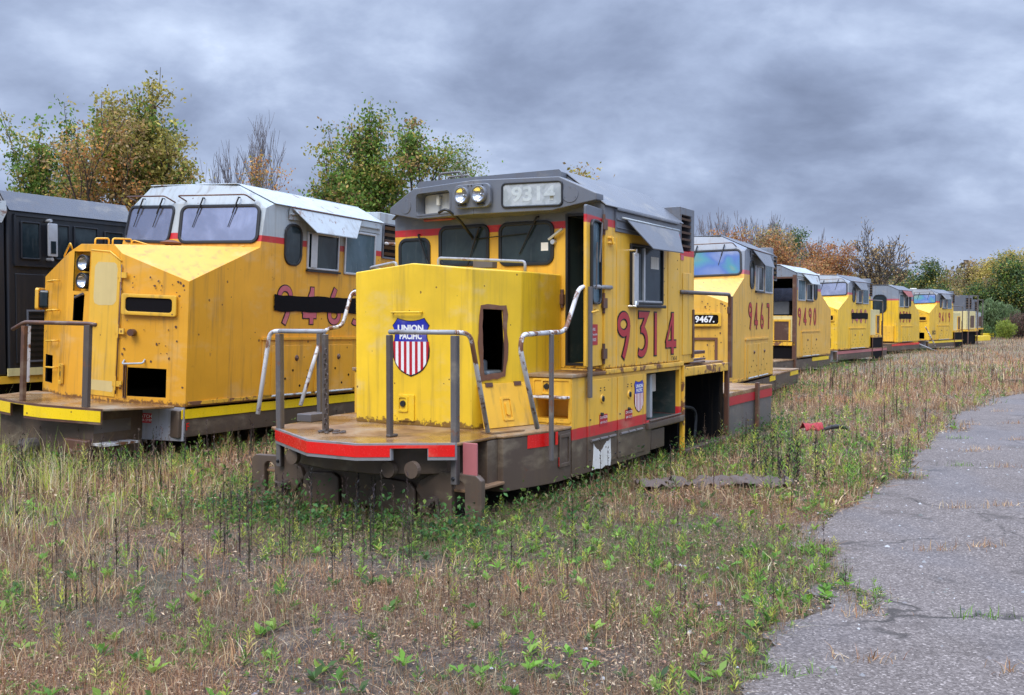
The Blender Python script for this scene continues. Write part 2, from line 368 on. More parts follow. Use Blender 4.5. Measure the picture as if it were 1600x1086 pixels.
class XF:          # flat drawing plane: origin, right, up ; n = outward
    def __init__(s, o, ex, ey):
        s.o = Vector(o); s.ex = Vector(ex).normalized(); e = Vector(ey); e = e - s.ex*e.dot(s.ex); s.ey = e.normalized(); s.n = s.ex.cross(s.ey)
    def p(s, u, v, h=0): return s.o + s.ex*u + s.ey*v + s.n*h
def SIDE(y, s=-1): return XF((0, y, 0), (-s, 0, 0), (0, 0, 1))     # s=-1: near side, u=+x ; s=+1: far side, u=-x
def FRONT(x): return XF((x, 0, 0), (0, -1, 0), (0, 0, 1))          # u=-y
def rrect(cx, cy, w_, h_, r, n=5):
    P = []; r = min(r, w_/2 - .001, h_/2 - .001)
    for (sx, sy, a0) in ((1, 1, 0), (-1, 1, 90), (-1, -1, 180), (1, -1, 270)):
        for i in range(n+1):
            a = R(a0 + 90*i/n); P.append((cx + sx*(w_/2 - r) + r*math.cos(a), cy + sy*(h_/2 - r) + r*math.sin(a)))
    return P
def plate(mb, poly, xf, a, b):
    return mb.prism([xf.p(u, v) for u, v in poly], xf.n*a, xf.n*b)
def ring(mb, po, pi, xf, a, b):
    n = len(po); k = mb.verts([xf.p(u, v, h) for h in (a, b) for P in (po, pi) for u, v in P])
    A, Ai, B, Bi = k, k+n, k+2*n, k+3*n
    for i in range(n):
        j = (i+1) % n
        mb.face([B+i, B+j, Bi+j, Bi+i]); mb.face([A+i, A+j, B+j, B+i]); mb.face([Bi+i, Bi+j, Ai+j, Ai+i]); mb.face([Ai+i, Ai+j, A+j, A+i])
    return mb
def window(root, xf, cx, cz, w_, h_, r=.1, fw=.035, frame='rubber', glass='glass', h=.02, name='window'):
    mb = MB(); ring(mb, rrect(cx, cz, w_, h_, r), rrect(cx, cz, w_-2*fw, h_-2*fw, max(.005, r-fw)), xf, -.01, h)
    fo = mb.build(name, frame, root, bevel=.006, seg=1)
    g = MB(); plate(g, rrect(cx, cz, w_-2*fw+.01, h_-2*fw+.01, max(.006, r-fw+.005)), xf, -.004, .006); g.build('pane', glass, fo)
    return fo
def rect(x0, x1, y0, y1): return [(x0, y0), (x1, y0), (x1, y1), (x0, y1)]
def panel(root, xf, x0, x1, z0, z1, mat, name='panel', h=.012, bevel=.006, gap=True):
    mb = MB(); plate(mb, rect(x0, x1, z0, z1), xf, -.003, h); return mb.build(name, mat, root, bevel=bevel, seg=1)
def tube(root, name, pts, r, mat, n=8): return MB().tube(pts, r, n).build(name, mat, root, smooth=True)
def curve_pts(pts, r=.08, k=4):    # round the corners of a polyline
    P = [Vector(p) for p in pts]; out = [P[0]]
    for a, b, c in zip(P, P[1:], P[2:]):
        d1 = (a-b); d2 = (c-b); q = min(r, d1.length/2, d2.length/2); s_ = b + d1.normalized()*q; e = b + d2.normalized()*q
        for i in range(k+1):
            t = i/k; out.append(s_*(1-t)**2 + b*2*t*(1-t) + e*t*t)
    return out + [P[-1]]
# numerals drawn as strokes: (points, thickness) in a cell 0..w by 0..1
def arc(cx, cy, rx, ry, a0, a1, n=14): return [(cx + rx*math.cos(R(a0 + (a1-a0)*i/n)), cy + ry*math.sin(R(a0 + (a1-a0)*i/n))) for i in range(n+1)]
DIG = {
 '9': (.46, [(arc(.23, .735, .165, .20, 0, 360, 22), .10), ([(.395, .70), (.375, .50), (.30, .22), (.215, .0)], .105)]),
 '6': (.46, [(arc(.23, .265, .165, .20, 0, 360, 22), .10), ([(.065, .30), (.085, .50), (.16, .78), (.245, 1.0)], .105)]),
 '3': (.44, [([(.06, .95), (.36, .95), (.17, .60)], .10), (arc(.16, .335, .19, .28, 95, -125, 16), .10)]),
 '1': (.2, [([(.08, 0), (.08, 1.0)], .10)]),
 '4': (.46, [([(.30, 0), (.30, 1.0)], .11), ([(.29, .93), (.04, .28)], .065), ([(.03, .24), (.45, .24)], .11)]),
 '7': (.44, [([(.05, .95), (.37, .95)], .10), ([(.36, .97), (.33, .5), (.30, 0)], .10)]),
 '0': (.44, [(arc(.22, .5, .15, .45, 0, 360, 24), .11)]),
}
def stroke(mb, pts, th, xf, ox, oz, h, grow, height):
    P = [Vector((ox + u*height, oz + v*height)) for u, v in pts]; closed = (P[0]-P[-1]).length < 1e-4
    if closed: P = P[:-1]
    n = len(P); L = []; Rr = []
    for i, p in enumerate(P):
        a = P[i-1] if (i or closed) else None; b = P[(i+1) % n] if (i < n-1 or closed) else None
        d1 = (p-a).normalized() if a is not None else None; d2 = (b-p).normalized() if b is not None else None
        d = ((d1 or d2) + (d2 or d1)).normalized(); nv = Vector((-d.y, d.x)); k = th*1.28*height/2 + grow
        if d1 and d2: k /= max(.45, nv.dot(Vector((-d1.y, d1.x))))
        q = p.copy()
        if not closed and i == 0: q = p - d*grow
        if not closed and i == n-1: q = p + d*grow
        L.append(q + nv*k); Rr.append(q - nv*k)
    k = mb.verts([xf.p(q.x, q.y, h) for q in L] + [xf.p(q.x, q.y, h) for q in Rr])
    for i in range(n if closed else n-1):
        j = (i+1) % n; mb.face([k+i, k+n+i, k+n+j, k+j])
def digits(root, text, xf, x0, z0, height, gap, fill='red', name='road_number', grow=.018):
    mb = MB(); x = x0; q = 0
    for ch in text:
        w_, st = DIG[ch]
        for pts, th in st:
            mb.mi = 1; stroke(mb, pts, th*1.0, xf, x, z0, .004 + q*.0005, grow, height)
            mb.mi = 0; stroke(mb, pts, th*1.0, xf, x, z0, .010 + q*.0005, 0, height); q += 1
        x += w_*height + gap
    return mb.build(name, [fill, 'blacklet'], root)
def text(root, s, xf, x, z, size, mat, name='lettering', h=.006, align='CENTER', bold=.0, sx=1.0):
    cu = bpy.data.curves.new('t', 'FONT'); cu.body = s; cu.size = size; cu.align_x = align; cu.align_y = 'CENTER'; cu.resolution_u = 3; cu.offset = bold
    o = bpy.data.objects.new('t', cu); COL.objects.link(o); dg = bpy.context.evaluated_depsgraph_get(); dg.update()
    me = bpy.data.meshes.new_from_object(o.evaluated_get(dg)); bpy.data.objects.remove(o)
    for v in me.vertices: v.co = xf.p(x + v.co.x*sx, z + v.co.y, h)
    me.materials.clear(); me.materials.append(M[mat]); me.name = name
    ob = bpy.data.objects.new(name, me); link(ob, root); return ob
def shield(root, xf, cx, cz, W_, H_, bend=True):
    """crest: blue field with two words over red and white stripes"""
    def half(v):                      # half width at height v (0 bottom..1 top)
        T = [(0, .0), (.045, .16), (.10, .30), (.20, .41), (.34, .49), (.48, .50), (.58, .47), (.66, .435), (.75, .43), (.80, .44), (.87, .50), (.94, .415), (1.0, .36)]
        for (a, p), (b, q) in zip(T, T[1:]):
            if a <= v <= b: return p + (q-p)*(v-a)/(b-a)
        return 0
    P = lambda u, v: (cx + u*W_, cz + (v-.5)*H_)
    vs = [i/24 for i in range(25)]
    top = [(u, 1.0 - .05*(1 - (2*u/.72)**2)) for u in (.36, .24, .12, 0, -.12, -.24, -.36)]
    outl = [(half(v), v) for v in vs[1:-1]] + top + [(-half(v), v) for v in vs[1:-1]][::-1] + [(0, 0)]
    mb = MB(); plate(mb, [P(u*1.035, .5+(v-.5)*1.03) for u, v in outl], xf, -.001, .003); e = mb.build('emblem', 'blacklet', root)
    mb = MB(); up = [(half(v), v) for v in vs if .60 <= v < 1] + top + [(-half(v), v) for v in vs if .60 <= v < 1][::-1]
    up = [(half(.60), .60)] + up + [(-half(.60), .60)]
    plate(mb, [P(u, v) for u, v in up], xf, .003, .005); mb.build('blue_field', 'blue', e)
    mb = MB(); n = 13
    for i in range(n):
        a = -.5 + i/n; b = a + 1/n; mb.mi = i % 2
        lo = lambda u: next((v for v in [k/60 for k in range(37)] if half(v) >= abs(u)), .6)
        ua, ub = a, b; pts = [P(max(-.5, ua), .60), P(max(-.5, ua), max(lo(ua), .0)), P((ua+ub)/2, lo((ua+ub)/2)), P(ub, lo(ub)), P(ub, .60)]
        if lo(ua) >= .6 and lo(ub) >= .6: continue
        hi = .60; hw = lambda u: max(-half(.60), min(half(.60), u))
        pts = [P(hw(ua), hi), P(ua, min(hi, lo(ua))), P((ua+ub)/2, lo((ua+ub)/2)), P(ub, min(hi, lo(ub))), P(hw(ub), hi)]
        plate(mb, pts, xf, .003, .005)
    mb.build('stripes', ['red', 'wletter'], e)
    text(e, 'UNION', xf, cx, cz + .33*H_, H_*.145, 'wletter', h=.0075, bold=.004*H_/.63, sx=1.16)
    text(e, 'PACIFIC', xf, cx, cz + .19*H_, H_*.145, 'wletter', h=.0075, bold=.004*H_/.63, sx=.94)
    return e
def louvers(root, xf, x0, x1, z0, z1, n, name='louvered_opening', slat='louver'):
    mb = MB(); mb.mi = 0; plate(mb, rect(x0, x1, z0, z1), xf, -.002, .004); mb.mi = 1
    ring(mb, rect(x0-.03, x1+.03, z0-.03, z1+.03), rect(x0, x1, z0, z1), xf, .0, .03)
    o = mb.build(name, ['dark', 'gray'], root)
    for i in range(n):
        z = z0 + (z1-z0)*(i+.5)/n; dz = (z1-z0)/n*.24; a, b = xf.p(x0+.015, z), xf.p(x1-.015, z)
        m2 = MB(); up = xf.ey
        m2.prism([a + xf.n*.01 - up*dz, b + xf.n*.01 - up*dz, b + xf.n*.035 + up*dz, a + xf.n*.035 + up*dz], -xf.n*.004, xf.n*.01); m2.build('slat', slat, o)
    return o
def frame_matrix(A, ox, oy, yo, oz=0, s=0, r=0, lx=0):
    a = R(A); X = Vector((math.sin(a), math.cos(a), -s)).normalized(); Y = Vector((-math.cos(a), math.sin(a), r)).normalized(); Z = X.cross(Y).normalized(); Y = Z.cross(X)
    o = Vector((ox, oy, oz)) - X*lx - Y*yo
    m = Matrix.Identity(4)
    for i, c in enumerate((X, Y, Z, o)):
        for j in range(3): m[j][i] = c[j]
    return m
def grab(root, p0, p1, out, r=.011, mat='yellow', name='grab_iron'):
    p0, p1, out = Vector(p0), Vector(p1), Vector(out)
    return tube(root, name, curve_pts([p0, p0+out, p1+out, p1], .03, 3), r, mat, 6)
def wiper(root, xf, u, v, ang, L, name='wiper', h=.04, mat='rubber'):
    a = R(ang); du, dv = math.cos(a), math.sin(a); mb = MB()
    mb.tube([xf.p(u, v, 0), xf.p(u, v, h), xf.p(u+du*L*.55, v+dv*L*.55, h)], .013, 6)
    mb.tube([xf.p(u+du*L*.3, v+dv*L*.3, h-.008), xf.p(u+du*L, v+dv*L, .025)], .007, 6)
    return mb.build(name, mat, root)

exec_parts = []
GROUND_Z = -.03
# ------------------------------------------------------------ the near cut-down locomotive section (narrow-cab, number 9314)
_b = MB.build
def shellbuild(mb, name, mats, parent, thick, cuts, bevel):
    """hollow sheet-metal shell with openings; the inside takes the second material"""
    me = bpy.data.meshes.new(name); me.from_pydata(mb.v, [], mb.f)
    for m in mats: me.materials.append(M[m])
    o = bpy.data.objects.new(name, me); link(o)
    bm = bmesh.new(); bm.from_mesh(me); bmesh.ops.remove_doubles(bm, verts=bm.verts, dist=1e-4); bmesh.ops.recalc_face_normals(bm, faces=bm.faces); bm.to_mesh(me); bm.free()
    md = o.modifiers.new('s', 'SOLIDIFY'); md.thickness = thick; md.offset = -1; md.material_offset = 1; md.use_even_offset = True
    tmp = []
    for c in cuts:
        co = c.build('cut', 'dark'); tmp.append(co)
        bm = bmesh.new(); bm.from_mesh(co.data); bmesh.ops.remove_doubles(bm, verts=bm.verts, dist=1e-4); bmesh.ops.recalc_face_normals(bm, faces=bm.faces); bm.to_mesh(co.data); bm.free()
        md = o.modifiers.new('b', 'BOOLEAN'); md.object = co; md.operation = 'DIFFERENCE'; md.solver = 'EXACT'
    dg = bpy.context.evaluated_depsgraph_get(); m2 = bpy.data.meshes.new_from_object(o.evaluated_get(dg))
    o.modifiers.clear(); o.data = m2; m2.name = name
    for t in tmp: bpy.data.objects.remove(t)
    if bevel:
        md = o.modifiers.new('bevel', 'BEVEL'); md.width = bevel; md.segments = 3; md.limit_method = 'ANGLE'; md.angle_limit = R(9); md.use_clamp_overlap = True
        for p in m2.polygons: p.use_smooth = True
        o.modifiers.new('wn', 'WEIGHTED_NORMAL')
    o.parent = parent
    return o
def cutbox(x0, x1, y0, y1, z0, z1): return MB().box(x0, x1, y0, y1, z0, z1)
def cutpoly(xf, poly, a, b):
    m = MB(); plate(m, poly, xf, a, b); return m
def jag(poly, amp, n=3, seed=1):
    rr = random.Random(seed); out = []
    for (a, b), (c, d) in zip(poly, poly[1:] + poly[:1]):
        for i in range(n): t = i/n; out.append((a + (c-a)*t + rr.uniform(-amp, amp), b + (d-b)*t + rr.uniform(-amp, amp)))
    return out
def stiles(root, xf, x0, x1, z0, z1, mat, h=.010):
    mb = MB(); ring(mb, rrect((x0+x1)/2, (z0+z1)/2, x1-x0, z1-z0, .02, 2), rrect((x0+x1)/2, (z0+z1)/2, x1-x0-.05, z1-z0-.05, .015, 2), xf, 0, h); return mb.build('trim', mat, root, bevel=.004, seg=1)
def bolts(mb, xf, pts, r=.012, h=.010):
    for u, v in pts: mb.disc(xf.p(u, v, 0), xf.n, r, r*.6, h, 6)

def unit_a():
    T = empty('locomotive_section', 'yellow narrow-cab locomotive section numbered 9314 with a union pacific crest on its bright lemon nose', 'locomotive', 'cut-down locomotive sections', frame_matrix(30.6, 1.10, 11.4, -1.56))
    S = SIDE(-1.56); FX = FRONT(0)
    # ---- underframe, deck, end plate
    mb = MB(); dk = [(-2.6, 1.28), (-2.8, .95), (-3.28, .10), (-3.28, -.50), (-2.77, -1.28), (-2.55, -1.30), (-2.02, -1.30), (-2.0, -1.37), (-1.25, -1.55), (-.85, -1.56), (-.85, 1.56), (-1.25, 1.55), (-2.0, 1.36)]
    mb.plan(dk[::-1], .735, .77); mb.build('deck', 'deck', T, bevel=.008, seg=1)
    ep = [(-2.72, 1.10), (-2.81, .95), (-3.30, .11), (-3.30, -.51), (-2.79, -1.30)]
    cut = [MB().prism([(-4, -.79, .40), (-2.8, -.79, .40), (-2.8, -1.08, .40), (-4, -1.08, .40)], (0, 0, 0), (0, 0, .325))]
    mb = MB()
    mb.prism([(x, y, 0) for x, y in ep] + [(x+.035, y, 0) for x, y in ep[::-1]], (0, 0, .612), (0, 0, .775))
    mb.build('end_plate', 'edge', T, cuts=cut)
    mb = MB(); mb.prism([(x-.006, y, 0) for x, y in ep] + [(x-.001, y, 0) for x, y in ep[::-1]], (0, 0, .645), (0, 0, .757))
    mb.build('red_reflective_band', 'redband', T, cuts=[MB().prism([(-4, -.78, .30), (-2.8, -.78, .30), (-2.8, -1.09, .30), (-4, -1.09, .30)], (0, 0, 0), (0, 0, .428))])
    mb = MB(); mb.box(-2.66, -2.63, -1.46, -1.30, .42, .765); mb.build('step_plate', 'pinkband', T, bevel=.006, seg=1)
    # pilot under the deck
    mb = MB(); mb.box(-2.62, -2.0, -1.0, 1.0, .02, .73); mb.box(-2.2, -.9, -1.30, 1.30, .25, .73)
    mb.prism([(-2.62, -1.1, .44), (-2.80, -.9, .44), (-3.02, -.5, .44), (-3.02, .1, .44), (-2.85, .6, .44), (-2.62, .95, .44)], (0, 0, 0), (0, 0, .29)); mb.build('pilot', 'brown', T, bevel=.012, seg=1)
    for c_ in ((-2.98, -.955, .52), (-2.96, -.66, .50), (-2.93, .62, .53)): mb = MB(); mb.disc(c_, (-1, 0, 0), .085, .08, .05, 20); mb.build('cover_disc', 'brown', T)
    fp = XF((-2.64, 0, 0), (0, -1, 0), (0, 0, 1))
    for sgn in (1, -1):
        poly = [(.78, .36), (1.0, .47), (1.46, .46), (1.52, .41), (1.52, -.16), (1.22, -.16), (.98, -.02), (.74, .26)]
        slot = rrect(1.25, .19, .15, .40, .07)
        P_ = [(u*sgn, v) for u, v in poly]; Q_ = [(u*sgn, v) for u, v in slot]
        mb = MB(); plate(mb, P_, fp, -.05, .03); mb.build('pilot_bracket', 'brown', T, bevel=.012, seg=1, cuts=[cutpoly(fp, Q_, -.3, .3)])
        mb = MB(); mb.disc(fp.p(.98*sgn, .17, .02), fp.n, .06, .05, .09, 12); mb.disc(fp.p(.98*sgn, .17, .1), fp.n, .035, .03, .05, 10); mb.tube([fp.p(.93*sgn, .13, .07), fp.p(1.06*sgn, .20, .12), fp.p(1.07*sgn, .06, .1)], .018); mb.build('coupling_hook', 'chain', T)
        mb = MB(); plate(mb, [(.25*sgn, -.04), (.25*sgn, .30), (.33*sgn, .35), (.68*sgn, .33), (.74*sgn, .26), (.74*sgn, -.04)], fp, .0, .05); mb.build('plough_plate', 'brown', T, bevel=.015, seg=1)
    # near steps and side sill
    mb = MB(); mb.box(-2.62, -2.0, -1.38, -.98, .27, .30); mb.build('step', 'woodplank', T, bevel=.005, seg=1)
    mb = MB(); mb.box(-2.62, -2.0, 1.0, 1.38, .27, .30); mb.build('step', 'woodplank', T, bevel=.005, seg=1)
    for sgn in (-1, 1):
        mb = MB(); mb.plan([(-2.03, .98*sgn), (-2.0, 1.36*sgn), (-1.25, 1.545*sgn), (-.86, 1.555*sgn), (-.86, .98*sgn)][::sgn], .185, .733); sw = mb.build('step_well', 'brown', T, bevel=.008, seg=1)
        xs = XF((-2.0, -1.36, 0), (.75, -.185, 0), (0, 0, 1))
        if sgn < 0:
            mb = MB(); plate(mb, rect(.36, .74, .60, .74), xs, .0, .005); mb.build('red_reflective_band', 'redband', sw)
            mb = MB(); plate(mb, rect(-1.235, -1.18, .60, .74), S, -.004, .0); mb.build('red_reflective_band', 'redband', sw)
            text(sw, 'F', SIDE(-1.556), -1.14, .40, .15, 'redband', 'lettering', .004)
    mb = MB(); ring(mb, rect(-1.15, -.89, .34, .70), rect(-1.11, -.93, .38, .66), SIDE(-1.553), 0, .014); mb.build('inspection_frame', 'brown', T, bevel=.003, seg=1)
    # ---- lower cabinet with equipment bay
    mb = MB(); pr = [(-.85, .19), (1.42, .19), (1.46, .50), (2.56, .50), (2.56, 1.30), (-.85, 1.30)]
    mb.prism([(x, 0, z) for x, z in pr], (0, -1.56, 0), (0, 1.56, 0))
    lc = mb.build('lower_cabinet', ['cabinet'], T, cuts=[cutbox(1.29, 2.49, -2, -.75, .62, 1.25), cutbox(-1.2, -.55, -1.51, -1.12, .84, 1.05)], bevel=.008, seg=1)
    mb = MB()
    for q in ([(1.292, -1.50, .623), (2.487, -1.50, .623), (2.487, -.753, .623), (1.292, -.753, .623)], [(1.292, -.753, .623), (2.487, -.753, .623), (2.487, -.753, 1.247), (1.292, -.753, 1.247)],
              [(2.487, -1.50, .623), (2.487, -.753, .623), (2.487, -.753, 1.247), (2.487, -1.50, 1.247)], [(1.292, -1.50, .623), (1.292, -.753, .623), (1.292, -.753, 1.247), (1.292, -1.50, 1.247)]): mb.poly(q)
    mb.build('bay_lining', 'greeni', lc)
    mb = MB(); mb.box(1.31, 1.62, -1.42, -.8, .63, 1.18); mb.box(1.66, 1.74, -1.46, -1.3, .63, 1.22); mb.build('equipment_locker', 'whitei', lc, bevel=.01, seg=1)
    mb = MB(); mb.box(1.95, 2.25, -1.3, -1.0, .95, 1.2); mb.box(2.0, 2.2, -1.2, -.9, .63, .85); mb.tube([(2.02, -1.2, .95), (2.0, -1.25, .85), (1.9, -1.2, .8)], .02); mb.build('junction_box', 'cream', lc, bevel=.01, seg=1)
    mb = MB(); mb.box(1.27, 2.60, -1.60, -1.50, .52, .605); mb.tube([(1.3, -1.6, .63), (2.5, -1.58, .63)], .016); mb.build('bay_sill', 'brown', lc, bevel=.008, seg=1)
    mb = MB(); mb.box(1.50, 1.98, -1.54, -1.2, .22, .49); mb.build('hanging_box', 'brown', T, bevel=.012, seg=1)
    for x0, x1 in ((-.47, .33), (.36, 1.22)):
        mb = MB(); plate(mb, rrect((x0+x1)/2, .755, x1-x0, 1.0, .02, 2), S, -.002, .014); d = mb.build('cabinet_door', 'cabinet', lc, bevel=.005, seg=1)
        cx_ = (x0+x1)/2 - .02 if x0 < 0 else .70; cz_ = 1.02
        mb = MB(); mb.disc(S.p(cx_, cz_, .014), S.n, .055, .05, .012, 18); mb.build('handle_ring', 'yellow', d)
        mb = MB(); mb.disc(S.p(cx_, cz_, .026), S.n, .035, .03, .008, 14); mb.tube([S.p(cx_-.0, cz_-.03, .036), S.p(cx_, cz_+.03, .036)], .008); bolts(mb, S, [(cx_-.06, cz_+.10), (cx_+.06, cz_+.10), (cx_+.05, cz_+.13), (cx_-.05, cz_+.13)], .011, .024); mb.build('handle', 'rubber', d)
        mb = MB(); bolts(mb, S, [(x0+.05, .80), (x0+.05, .33), (x1-.05, .60), (x1-.05, .33), (x0 + .04, .45)], .013, .028); mb.disc(S.p(cx_-.03, .84, .014), S.n, .022, .018, .03, 10); mb.build('bolts', 'rubber', d)
        mb = MB()
        for k in range(3): a = x0+.06+k*.235; mb.tube([S.p(a, .553, .026), S.p(a+.2, .553, .026)], .018, 8)
        mb.build('hinge', 'steel', d)
        text(d, 'DANGER', S, (-.06 if x0 < 0 else .68), .80, .05, 'wletter', 'lettering', .022)
        text(d, '600 VOLTS', S, (-.06 if x0 < 0 else .68), .74, .04, 'wletter', 'lettering', .022)
        mb = MB(); plate(mb, rect((-.17 if x0 < 0 else .57), (.05 if x0 < 0 else .79), .70, .835), S, .015, .018); mb.build('warning_label', 'red', d)
    mb = MB(); plate(mb, jag([(-.36, .21), (.14, .21), (.14, .52), (-.0, .50), (-.1, .40), (-.2, .43), (-.33, .50)], .018, 4, 3), S, .0145, .0175); mb.build('torn_label', 'paper', T)
    shield(T, XF((0, -1.575, 0), (1, 0, 0), (0, 0, 1)), 1.0, .975, .30, .40)
    # front steps of the cabinet
    FC = FRONT(-.85)
    mb = MB(); plate(mb, rect(1.10, 1.54, 1.075, 1.10), FC, -.02, .13); mb.build('step', 'white', lc, bevel=.004, seg=1)
    mb = MB(); ring(mb, rrect(1.24, 1.20, .12, .17, .01, 2), rrect(1.24, 1.20, .08, .13, .01, 2), FC, 0, .02); b = mb.build('step_light', 'yellow', lc); MB().disc(FC.p(1.24, 1.20, 0), FC.n, .035, .03, .02, 16).build('lens', 'rubber', b)
    mb = MB(); bolts(mb, FC, [(1.26, .80), (1.36, .80)], .022, .02); mb.build('plug', 'yellow', lc)
    stiles(lc, FC, 1.06, 1.55, .79, 1.29, 'yellow', .012)
    mb = MB(); mb.box(-.87, 0.0, -1.58, 1.58, 1.302, 1.345); mb.build('walkway', 'deck', T, bevel=.006, seg=1)
    mb = MB(); mb.box(0.003, 2.60, -1.585, 1.585, 1.302, 1.362); mb.build('cab_sill', 'yelbeam', T, bevel=.006, seg=1)
    # ---- nose
    pl_ = [(0, -.98), (-1.0, -1.0), (-1.70, -.78), (-1.70, 0), (-1.70, .82), (-1.0, 1.02), (0, .98), (0, 0)]
    zt = lambda y: 2.585 - .085*min(1, abs(y)/.85)
    mb = MB(); n = len(pl_); k = mb.verts([(x, y, .765) for x, y in pl_] + [(x, y, zt(y)) for x, y in pl_])
    mb.face([k+i for i in range(n)])
    for i in range(n): j = (i+1) % n; mb.face([k+i, k+j, k+n+j, k+n+i])
    mb.face([k+n+i for i in (0, 1, 2, 3, 7)]); mb.face([k+n+i for i in (3, 4, 5, 6, 7)])
    CH = XF((-1.70, -.78, 0), (.70, -.22, 0), (0, 0, 1))      # chamfer plane, u from the front corner
    hole = [(.17, 1.35), (.45, 1.37), (.47, 1.7), (.44, 2.06), (.15, 2.07), (.15, 1.7)]
    NS = shellbuild(mb, 'nose', ['nose', 'dark'], T, .03, [cutpoly(CH, hole, -.2, .2)], .03)
    jo = jag([(.12, 1.27), (.30, 1.30), (.49, 1.33), (.52, 1.7), (.50, 2.10), (.12, 2.115), (.10, 1.7)], .014, 4, 5)
    ji = []
    base = [(.17, 1.35), (.31, 1.36), (.45, 1.37), (.47, 1.7), (.44, 2.06), (.15, 2.07), (.15, 1.7)]
    ji = jag(base, .006, 4, 6); mb = MB(); ring(mb, jo, ji, CH, .001, .013); mb.build('torch_cut_edge', 'torch', NS)
    mb = MB(); mb.box(-1.45, -1.1, -.62, -.3, .8, 1.5); mb.box(-1.3, -1.0, -.75, -.4, .8, 1.38); mb.build('blower_housing', 'whitei', NS, bevel=.03)
    # loose hatch leaning on the nose
    L0 = XF(CH.p(.07, .775, .13), CH.ex, CH.ey*.49 - CH.n*.115)
    mb = MB(); plate(mb, rect(0, .74, 0, .49), L0, -.008, .008); ht = mb.build('hatch_door', 'yellow', T, bevel=.004, seg=1)
    mb = MB(); ring(mb, rrect(.36, .20, .15, .26, .02), rrect(.36, .20, .11, .22, .02), L0, .008, .02); plate(mb, rrect(.36, .20, .05, .14, .02), L0, .008, .03); mb.build('latch', 'yellow', ht)
    for a_ in (.10, .52): mb = MB(); plate(mb, rect(a_, a_+.10, .455, .50), L0, .0, .02); mb.build('hinge', 'rustpost', ht)
    mb = MB(); mb.prism([(-1.98, -1.22, .775), (-1.55, -1.36, .775), (-1.45, -1.18, .775), (-1.9, -1.02, .775)], (0, 0, 0), (0, 0, .015)); mb.build('loose_plate', 'deck', T)
    FN = FRONT(-1.703)
    shield(NS, FN, -.025, 1.645, .50, .64)
    grab(NS, FN.p(-.27, 2.035, 0), FN.p(.13, 2.035, 0), FN.n*.05 + FN.ey*.0, .012, 'nose')
    mb = MB(); plate(mb, rrect(-.085, .965, .22, .30, .01, 2), FN, -.002, .02); b = mb.build('socket_box', 'nose', NS, bevel=.004, seg=1)
    mb = MB(); ring(mb, rrect(-.12, 1.01, .14, .18, .02), rrect(-.12, 1.01, .10, .14, .02), FN, .02, .035); mb.build('socket_frame', 'nose', b)
    MB().disc(FN.p(-.12, 1.01, .02), FN.n, .036, .034, .02, 16).build('socket_lens', 'rubber', b)
    tube(NS, 'handrail', curve_pts([(-.80, .28, 2.55), (-.80, .28, 2.70), (-.80, -.93, 2.62), (-.80, -.93, 2.50)], .04), .018, 'rail')
    tube(NS, 'handrail', curve_pts([(-.95, .80, 2.52), (-.95, .80, 2.66), (-.95, 1.22, 2.60), (-.62, 1.2, 2.58), (-.60, .85, 2.60)], .05), .018, 'rail')
    mb = MB(); mb.box(-.5, -.38, -.30, -.02, 2.58, 2.68); mb.build('bracket', 'steel', NS, bevel=.01)
    for zz in (2.1, 1.0):
        mb = MB(); mb.tube([(-.02, -1.0, zz), (-.02, -1.0, zz+.22)], .022); mb.box(-.05, .0, -1.03, -.98, zz+.04, zz+.16); mb.build('hinge', 'rustpost', NS)
    # ---- cab
    pr = [(-1.56, 1.363), (-1.56, 3.32), (-1.02, 3.73), (1.02, 3.73), (1.56, 3.32), (1.56, 1.363)]
    mb = MB(); mb.prism([(0, y, z) for y, z in pr], (0.002, 0, 0), (2.5, 0, 0))
    cab = mb.build('cab', ['cab'], T, cuts=[cutbox(-.5, 1.2, -1.49, -1.05, 1.41, 3.22)], bevel=.02)
    mb = MB(); x1 = 1.197
    mb.poly([(.03, -1.487, 1.413), (x1, -1.487, 1.413), (x1, -1.053, 1.413), (.03, -1.053, 1.413)]); mb.poly([(x1, -1.487, 1.413), (x1, -1.053, 1.413), (x1, -1.053, 3.217), (x1, -1.487, 3.217)])
    mb.poly([(.03, -1.053, 1.413), (x1, -1.053, 1.413), (x1, -1.053, 3.217), (.03, -1.053, 3.217)]); mb.poly([(.03, -1.487, 1.413), (x1, -1.487, 1.413), (x1, -1.487, 3.217), (.03, -1.487, 3.217)]); mb.poly([(.03, -1.487, 3.217), (x1, -1.487, 3.217), (x1, -1.053, 3.217), (.03, -1.053, 3.217)])
    dw = mb.build('doorway', 'greeni', cab)
    mb = MB(); ring(mb, rect(1.04, 1.50, 1.40, 3.23), rect(1.07, 1.47, 1.43, 3.20), FX, -.06, .012); mb.build('door_seal', 'rubber', dw)
    mb = MB(); mb.box(.55, .58, -1.45, -1.06, 1.42, 3.1); mb.build('inner_door', 'greeni', dw, bevel=.01, seg=1)
    tube(dw, 'handrail', curve_pts([(.30, -1.42, 1.9), (.30, -1.36, 1.95), (.30, -1.36, 3.0), (.30, -1.46, 3.08)], .05), .016, 'alum')
    mb = MB(); mb.box(.50, .52, -1.25, -1.15, 1.9, 2.8); mb.build('door_pane', 'glassblue', dw)
    # open door leaf
    D0 = Vector((.0, -1.515, 0)); dv = Vector((-.99, -.115, 0))
    DL = XF(D0 + dv*.60, -dv, (0, 0, 1))
    mb = MB(); plate(mb, rrect(.31, 2.335, .58, 1.85, .02, 2), DL, -.02, .02); leaf = mb.build('cab_door', 'cab', T, bevel=.008, seg=1)
    window(leaf, XF(DL.o + DL.n*.021, DL.ex, DL.ey), .30, 2.62, .34, .98, .09, .03, 'rubber', 'glassblue', .035)
